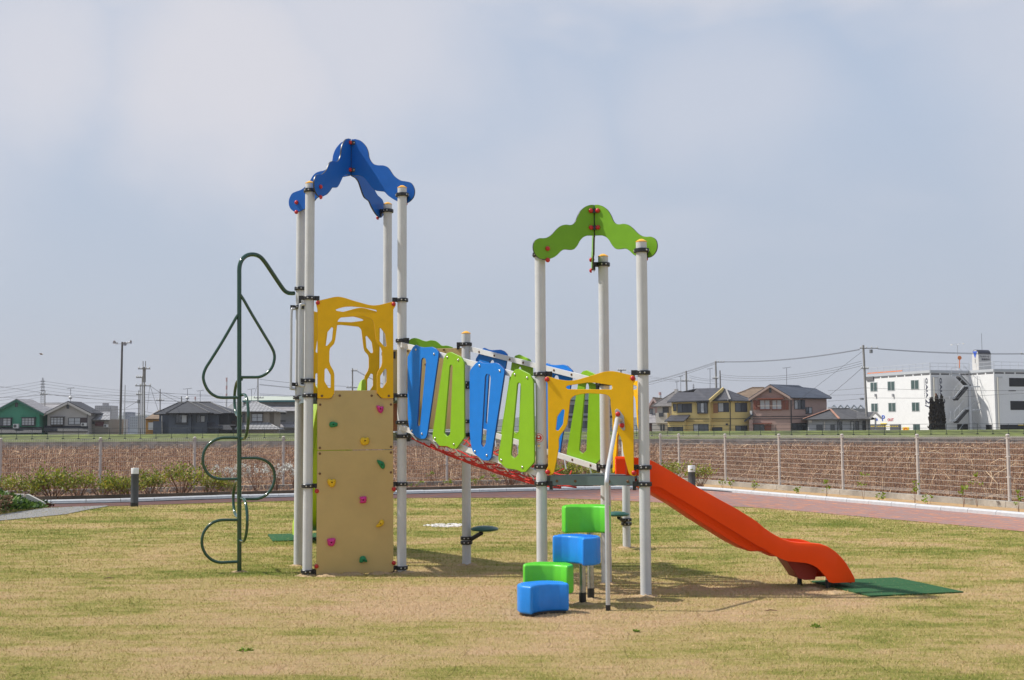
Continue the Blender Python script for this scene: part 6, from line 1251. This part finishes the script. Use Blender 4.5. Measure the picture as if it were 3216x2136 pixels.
MB().prism([(rr_, zm-.75), (rr_+.48, zm+.38), (rr_-.48, zm+.38)], -.07, -.045, 0, Mq).build('triangle_logo', BLT, tw)
MB().prism([(rr_-.04, zm-1.5), (rr_+.04, zm-1.5), (rr_+.04, zm-.85), (rr_-.04, zm-.85)], -.07, -.045, 0, Mq).build('face_lettering', NAVY, tw)
Cq = Q0+dl_*wq; PTx = Plane((Cq.x, Cq.y), (Cq.x+dr_.x, Cq.y+dr_.y)); BKT = mat('sign_black', (.02, .022, .035), .4)
text(PTx, 'プレステージ', k8, 1822, 370, 1942, 396, BKT, par=tw); text(PTx, '東加古川', k8, 1848, 404, 1945, 430, BKT, par=tw)
MB().tube([Q0+dl_*.7+dr_*1.4+Vector((0, 0, zq-Q0.z-.1)), Q0+dl_*.7+dr_*1.4+Vector((0, 0, zq-Q0.z+2.6))], .03, 4).build('lightning_rod', WIRE, tw)
# roof lamp and mirror
b = at(*k8(1560, 500), 192); t = thing('roof_lamp', 'two-armed street lamp standing on the roof of the white building', 'street lamp', b); 
a = at(*k8(1560, 262), 192); b.z = ztop-.1; MB().tube([b, a], .06, 6).build('lamp_post', GAL, t)
for x, y in ((1490, 242), (1630, 228)):
    e_ = at(*k8(x, y), 192); MB().tube([Vector(q) for q in smooth([tuple(a), tuple(a.lerp(e_, .25)+Vector((0, 0, .35))), tuple(e_)], 4, False)], .04, 5).build('lamp_arm', GAL, t); MB().lathe([(.02, -.12), (.2, -.04), (.2, .04), (.03, .12)], seg=8).build('lamp_head', ACW, t, Matrix.Translation(e_))
b = at(*k8(1585, 525), 186); t = thing('convex_mirror', 'round orange traffic mirror on an orange post on top of the outdoor stairs', 'traffic mirror', b); a = at(*k8(1585, 398), 186); OP = mat('orange_paint', (.75, .22, .06), .5)
MB().tube([b, a], .07, 6).build('post', OP, t); MB().lathe([(.3, -.04), (.32, .02), (.26, .03), (.1, .06), (.01, .065)], seg=16, M=Matrix.Translation(a) @ Matrix.Rotation(math.pi/2, 4, 'X')).build('mirror', OP, t)
# cypress
def cypress():
    Y = 170; b = at(2943, 1355, Y); b.z = BASE; t = thing('cypress_tree', 'dark brownish columnar cypress in front of the white building', 'tree', b); r = np.random.default_rng(8); sc = Y/F; P = []
    for cx, top, w in ((2929, 1256, 13), (2945, 1247, 15), (2960, 1250, 12), (2943, 1275, 24), (2938, 1300, 26)):
        c = at(cx, 1355, Y); zt_ = at(cx, top, Y).z; n = 1500
        f = r.random(n)**.8; z = BASE+(zt_-BASE)*f; rad = w*sc*.8*np.clip(1-f**2.2, 0, 1)**.8*(.45+.55*np.minimum(1, f*3+.3)); a = r.random(n)*6.283; q = r.random(n)**.35
        P += list(zip(c.x+rad*q*np.cos(a), Y+rad*q*np.sin(a), z))
    P = np.array(P); n = len(P); up = np.c_[r.normal(0, .22, (n, 2)), np.ones(n)]; up /= np.linalg.norm(up, axis=1)[:, None]; s = np.cross(up, r.normal(0, 1, (n, 3))); s /= np.linalg.norm(s, axis=1)[:, None]; h = (.25+.35*r.random(n))[:, None]
    V = np.stack([P, P+up*h*.5+s*h*.22, P+up*h, P+up*h*.5-s*h*.22], 1).reshape(-1, 3)
    arr_obj('crown', V, np.arange(4*n).reshape(-1, 4), attr_mat('cypress_leaf', [(.018, .014, .012), (.035, .028, .02), (.06, .05, .035)], .9), t, r.random(n)); MB().lathe([(.25, 0), (.12, 6)], seg=8).build('trunk', TWIG, t, Matrix.Translation(b))
cypress()
# ================================================================== poles, wires, towers
def upole(ut, vt, ub, vb, Y, r, label, arms=(), ins=True, m=None, extra=None):
    a = at(ut, vt, Y); b = at(ub, vb, Y); b.z = min(b.z, BASE) if vb > 1345 else b.z-1.5
    t = thing('utility_pole', label, 'utility pole', b, 'concrete utility poles'); MB().tube([b, a], [r*1.25, r], 10).build('pole', m or POLC, t)
    for (v, u0, u1) in arms:
        p = at(u0, v, Y-.2); q = at(u1, v, Y-.2); cm = MB().bar(p, q, .1, .12).build('crossarm', POLC, t)
        if ins:
            for k in range(4): z = p.lerp(q, .06+.88*k/3); MB().lathe([(.05, 0), (.09, .05), (.05, .1), (.09, .16), (.05, .22), (.02, .26)], seg=8).build('insulator', ACW, cm, Matrix.Translation(z+Vector((0, 0, .06))))
    if extra:
        for (u0, v0, u1, v1) in extra: p = at(u0, v0, Y-.35); q = at(u1, v1, Y-.35); MB().lathe([((q.x-p.x)/2, 0), ((q.x-p.x)/2, p.z-q.z), (.02, p.z-q.z+.02)], seg=12).build('transformer', mat('transformer_grey', (.2, .21, .22), .5), t, Matrix.Translation(Vector(((p.x+q.x)/2, p.y, q.z))))
    return t
upole(2711, 1084, 2725, 1352, 173, .15, 'tall leaning concrete utility pole at the left corner of the white building', ((1094, 2700, 2758), (1158, 2705, 2728)), True, extra=((2730, 1098, 2741, 1109), (2700, 1250, 2713, 1256)))
upole(2247.5, 1133.5, 2250, 1225, 194, .14, 'concrete utility pole with a crossarm rising behind the yellow house', ((1137.5, 2246, 2275), (1189, 2238, 2256))); upole(2261, 1163.5, 2263, 1225, 196, .11, 'shorter pole directly right of the crossarm pole behind the yellow house'); upole(2155, 1165, 2157, 1235, 196, .14, 'utility pole left of the yellow house roof', ((1197, 2140, 2172),))
upole(3222, 1095, 3230, 1352, 176, .15, 'pole just cut off by the right edge of the photo', ((1112, 3206, 3240),))
upole(1950, 1162, 1952, 1352, 190, .13, 'utility pole peeking over the small yellow arch panel', ((1163, 1940, 1966),))
upole(1107, 1157, 1107, 1352, 188, .11, 'utility pole seen through the arch panel of the tall tower', ((1165, 1104, 1122), (1218, 1088, 1122)))
upole(810, 1187, 811, 1352, 186, .09, 'utility pole behind the warehouse, right of the curly climber', ((1250, 797, 828),)); upole(503, 1222, 503, 1352, 184, .08, 'slim pole above the orange house', ((1258.5, 491, 515),))
upole(570, 1245, 571, 1268, 186, .09, 'short pole above the left part of the blue-grey house roof')
upole(141.5, 1229, 140, 1352, 192, .07, 'thin utility pole right in front of the lattice tower', ((1239.5, 126, 150),))
upole(453, 1153, 453.5, 1356, 160, .10, 'thickest and tallest of the clustered utility poles left of the blue-grey house', ((1158.6, 434, 472), (1212, 425, 474)))
upole(447, 1181, 446, 1356, 166, .075, 'second tallest clustered pole, directly left of the thickest one', ((1186, 428, 448),)); upole(440.5, 1206, 439, 1356, 172, .07, 'lower clustered pole with a transformer, left of the two tall ones', ((1240, 428, 446),), extra=((431, 1256, 439, 1267),)); upole(436, 1226, 434, 1356, 180, .06, 'lowest and leftmost of the clustered poles')
upole(449.5, 1134, 449.5, 1165, 160, .05, 'left of two thin rods topping the clustered poles'); upole(457, 1134, 457, 1165, 160, .05, 'right of two thin rods topping the clustered poles')
upole(393, 1209, 390, 1358, 158, .06, 'slim pale pole just right of the loudspeaker pole', m=GAL)
# loudspeaker pole
b = at(377, 1361, 157); b.z = 1.2; a = at(384, 1074, 157); t = thing('loudspeaker_pole', 'tall dark concrete pole topped with public address horn speakers', 'loudspeaker pole', b); PLD = mat('dark_concrete_pole', (.11, .105, .10), .8, var=.15, vs=1)
MB().tube([b, a], [.17, .12], 12).build('pole', PLD, t); p, q = at(363, 1080.5, 157), at(405, 1080, 157); MB().bar(p, q, .06, .06).build('crossarm', GAL, t)
for (u, v, d) in ((362, 1076, Vector((-.4, -1, .05))), (393, 1080.5, Vector((.15, -1, -.1))), (407, 1075, Vector((1, -.25, .1)))):
    c = at(u, v, 157); d.normalize(); z = d; x = z.orthogonal().normalized(); y = z.cross(x); M = Matrix(((x.x, y.x, z.x, c.x), (x.y, y.y, z.y, c.y), (x.z, y.z, z.z, c.z), (0, 0, 0, 1)))
    MB().lathe([(.08, -.45), (.1, -.3), (.06, -.25), (.1, -.1), (.18, .08), (.26, .2), (.24, .2), (.1, .0), (.05, -.1)], seg=14, M=M).build('horn_speaker', mat('horn_white', (.55, .55, .56), .4), t)
for f in range(3, 24): c = b.lerp(a, f/26); MB().tube([c+Vector((-.28 if f % 2 else .28, 0, 0)), c], .012, 4).build('climbing_peg', GAL, t)
# lattice pylon
def lattice(u, vt, vb, Y, w0, w1, arms, label, cl=mat('pylon_grey', (.22, .22, .23), .6)):
    a = at(u, vt, Y); b = at(u, vb, Y); t = thing('lattice_tower', label, 'pylon', (b.x, Y, BASE), 'lattice pylons'); mb = MB(); n = 12; s = Y/F
    z0 = BASE; zN = b.z
    def cor(f, i): w = (w0+(w1-w0)*f)*s/2; c = b.lerp(a, f); return c+Vector(((-1, 1, 1, -1)[i]*w, (-1, -1, 1, 1)[i]*w, 0))
    for i in range(4): g0 = cor(0, i); g0.z = BASE; mb.tube([g0, cor(0, i), cor(.92, i), a], .0009*Y*.12, 4)
    for k in range(n):
        for i in range(4): mb.tube([cor(k/n*.95, i), cor((k+1)/n*.95, (i+1) % 4)], .00006*Y, 3); mb.tube([cor((k+1)/n*.95, i), cor((k+1)/n*.95, (i+1) % 4)], .00006*Y, 3)
    mb.build('lattice', cl, t)
    for v, hw_ in arms: c = at(u, v, Y); MB().bar(c-Vector((hw_*s, 0, 0)), c+Vector((hw_*s, 0, 0)), .25, .3).build('tower_arm', cl, t)
lattice(134.5, 1185, 1268, 430, 12, 3, [(v, 7) for v in (1197.5, 1206.5, 1215.5, 1226.5, 1235.5)], 'grey lattice power pylon behind the two gabled houses')
lattice(2178, 1205, 1232, 900, 4, 1.2, [(1212, 3), (1217, 3.5), (1222, 4)], 'tiny far lattice pylon above the yellow house roof')
# chimneys
def chimney(u, vt, vb, Y, w, label, bands):
    a = at(u, vt, Y); b = at(u, vb, Y); s = Y/F; t = thing('smokestack', label, 'smokestack', (b.x, Y, BASE), 'striped smokestacks'); n = len(bands); H0 = BASE; 
    for i, c in enumerate(bands):
        z1 = a.z+(b.z-a.z)*i/n; z0 = a.z+(b.z-a.z)*(i+1)/n if i < n-1 else BASE
        MB().lathe([(w*s/2*(1.0+.25*(i+1)/n), z0), (w*s/2*(1.0+.25*i/n), z1-.001)], seg=16).build('stack_band', mat('stack_'+c, {'red': (.40, .21, .20), 'white': (.52, .52, .53)}[c], .7), t, Matrix.Translation((b.x, Y, 0)))  # band colours are pre-faded, part of the haze is mixed into them
chimney(711, 1186, 1262, 950, 5, 'slim red and white smokestack fading in the haze left of the warehouse', ['red', 'white', 'red', 'white', 'red', 'white'])
chimney(613, 1246, 1264, 900, 4.5, 'short red-topped smokestack above the blue-grey house', ['red', 'white']); chimney(2073, 1232, 1250, 800, 8, 'red and white smokestack behind the pink house', ['red', 'white'])
# wires: one thing per span
def span(label, Y0, Y1, ws, r=.028):
    c = at(ws[0][0], ws[0][1], Y0); t = thing('overhead_wires', label, 'power line', c, 'overhead power lines')
    for (u0, v0, u1, v1, sg) in ws:
        a = at(u0, v0, Y0); b = at(u1, v1, Y1); n = 14; s = sg*(Y0+Y1)/2/F
        MB().tube([a.lerp(b, i/n)-Vector((0, 0, 4*s*(i/n)*(1-i/n))) for i in range(n+1)], r, 4).build('wire', WIRE, t)
span('pair of wires sagging from the yellow house pole up to the tall leaning pole', 194, 173, [(2275, 1136, 2700, 1097, 10), (2275, 1137.5, 2700, 1099, 10.5)], .035)
span('pair of wires from the tall leaning pole across the white building to the right edge', 173, 176, [(2757, 1095, 3212, 1110, 5), (2757, 1096.5, 3212, 1112.5, 5.5)], .035)
span('three wires rising from behind the small tower to the yellow house pole', 230, 194, [(1980, 1214, 2246, 1137, 4), (1980, 1216, 2246, 1140, 4), (1980, 1222, 2247, 1143, 5)])
span('three lower wires between the yellow house poles and the tall leaning pole', 196, 173, [(2262, 1177, 2706, 1134, 22), (2262, 1183, 2707, 1141, 22), (2262, 1192, 2708, 1148, 20)], .026)
span('thin wires crossing between the small tower and the pole left of the yellow house', 230, 196, [(1980, 1180, 2147, 1197, 1), (1980, 1188, 2150, 1199, 2), (1970, 1168, 2155, 1196, 4)], .022)
span('thin wires from the left pole to the crossarm pole over the yellow house', 196, 196, [(2165, 1180, 2248, 1192, 3), (2165, 1186, 2248, 1197, 3), (2165, 1197, 2262, 1206, 2)], .022)
span('service wire slanting down from the leaning pole to the brown-pink house', 173, 180, [(2708, 1104, 2484, 1276, 0)], .025); span('service wire from the leaning pole to the right end of the brown-pink roof', 173, 180, [(2712, 1151, 2604, 1243, 2)], .025)
span('two low wires running past the leaning pole in front of the white building', 178, 168, [(2600, 1227, 2715, 1218, 1), (2715, 1218, 3230, 1226, 4), (2600, 1260, 2716, 1251, 1), (2716, 1250, 2960, 1251, 0), (2960, 1251, 3230, 1235, -1), (2600, 1241, 2716, 1238, 1)], .026)
span('distribution wires left of the thin pole at the lattice pylon', 200, 192, [(-40, 1248, 141, 1240, 3), (-40, 1208, 128, 1233, 0)], .035)
span('distribution wires from the thin pole at the pylon to the clustered poles', 192, 166, [(142, 1240, 446, 1241, 3), (142, 1264, 440, 1265, 1), (142, 1238, 440, 1262, 3)], .03)
span('bundle of low wires from the pale gabled house to the clustered poles', 182, 168, [(283, 1289, 440, 1283, 1), (283, 1307, 440, 1300, 1), (283, 1291, 440, 1298, 2), (395, 1282, 438, 1257, 0)], .03)
span('wires from the clustered poles to the slim pole over the orange house', 160, 184, [(455, 1239, 503, 1233, 1), (455, 1259, 503, 1258, 0), (472, 1212, 560, 1262, 4), (472, 1214, 497, 1290, 0), (470, 1214, 462, 1292, 0), (455, 1293, 480, 1298, 0)], .026)
span('wires from the slim pole over the orange house towards the curly climber', 184, 190, [(503, 1233, 760, 1246, 2), (503, 1258, 760, 1265, 1), (515, 1234, 600, 1262, 1)], .026)
span('pylon wires running off to the left edge', 430, 300, [(130, v, -60, v+d, 2) for v, d in ((1197.5, 28), (1206.5, 30), (1215.5, 30), (1226.5, 31), (1235.5, 31), (1246, 32))], .045)
span('pylon wires running right towards the clustered poles', 430, 560, [(139, v, 700, v+d, 12) for v, d in ((1197.5, 40), (1206.5, 38), (1215.5, 36), (1226.5, 33), (1235.5, 30))], .05)
span('upper wires from the pole behind the warehouse to the pole in the tall tower arch', 186, 188, [(813, 1191, 1107, 1214, 4), (815, 1207, 1107, 1230, 2), (815, 1209, 1107, 1232, 2), (815, 1237, 1107, 1250, 1), (815, 1241, 1107, 1254, 1)], .03)
span('guy wire slanting down left of the pole behind the warehouse', 186, 186, [(808, 1212, 798, 1240, 0)], .025)
span('short wires right of the pole seen in the tall tower arch', 188, 190, [(1122, 1165, 1330, 1250, 8), (1122, 1167, 1330, 1252, 8), (1110, 1215, 1330, 1262, 3)], .03)
# bird
b = at(130, 1113, 60); t = thing('bird', 'small pale bird in flight against the sky at the left', 'bird', b)
MB().lathe([(.003, -.09), (.018, -.05), (.026, 0), (.018, .05), (.01, .07), (.002, .09)], seg=8, M=Matrix.Translation(b) @ Matrix.Rotation(math.pi/2, 4, 'Y')).build('body', mat('bird_feather', (.35, .29, .2), .8), t)
for s_ in (-1, 1): MB().slab([b+Vector((-.03, 0, .01)), b+Vector((.035, 0, .01)), b+Vector((.05, s_*.12, .05)), b+Vector((-.06, s_*.16, .04))], .004).build('wing', mat('bird_feather', (.35, .29, .2), .8), t)
# distant hill
r = np.random.default_rng(3); mb = MB(); n = 60; xs = np.linspace(-1500, 1500, n); hs = [16+10*math.sin(x/170)+6*math.sin(x/61+1)+(26 if 560 < x < 640 else 0)*0 for x in xs]
mb.add([(x, 2400, 0) for x in xs]+[(x, 2440, h_+6) for x, h_ in zip(xs, hs)]+[(x, 2700, 0) for x in xs], [(i, i+1, n+i+1, n+i) for i in range(n-1)]+[(n+i, n+i+1, 2*n+i+1, 2*n+i) for i in range(n-1)]); kind(mb.build('hills', mat('hill_wood', (.06, .08, .06), .95, var=.3, vs=.02), None, Matrix.Identity(4)), 'structure')
# haze
HZ = mat('haze_air', (1, 1, 1)); t_ = HZ.node_tree
for n_ in list(t_.nodes):
    if n_.type != 'OUTPUT_MATERIAL': t_.nodes.remove(n_)
vp = t_.nodes.new('ShaderNodeVolumePrincipled'); vp.inputs['Density'].default_value = .00018; vp.inputs['Color'].default_value = (.93, .95, 1, 1); vp.inputs['Anisotropy'].default_value = .3
t_.links.new(vp.outputs[0], t_.nodes['Material Output'].inputs['Volume'])
kind(MB().box((-1600, -40, -2), (1600, 2750, 60)).build('haze', HZ, None, Matrix.Identity(4)), 'stuff')
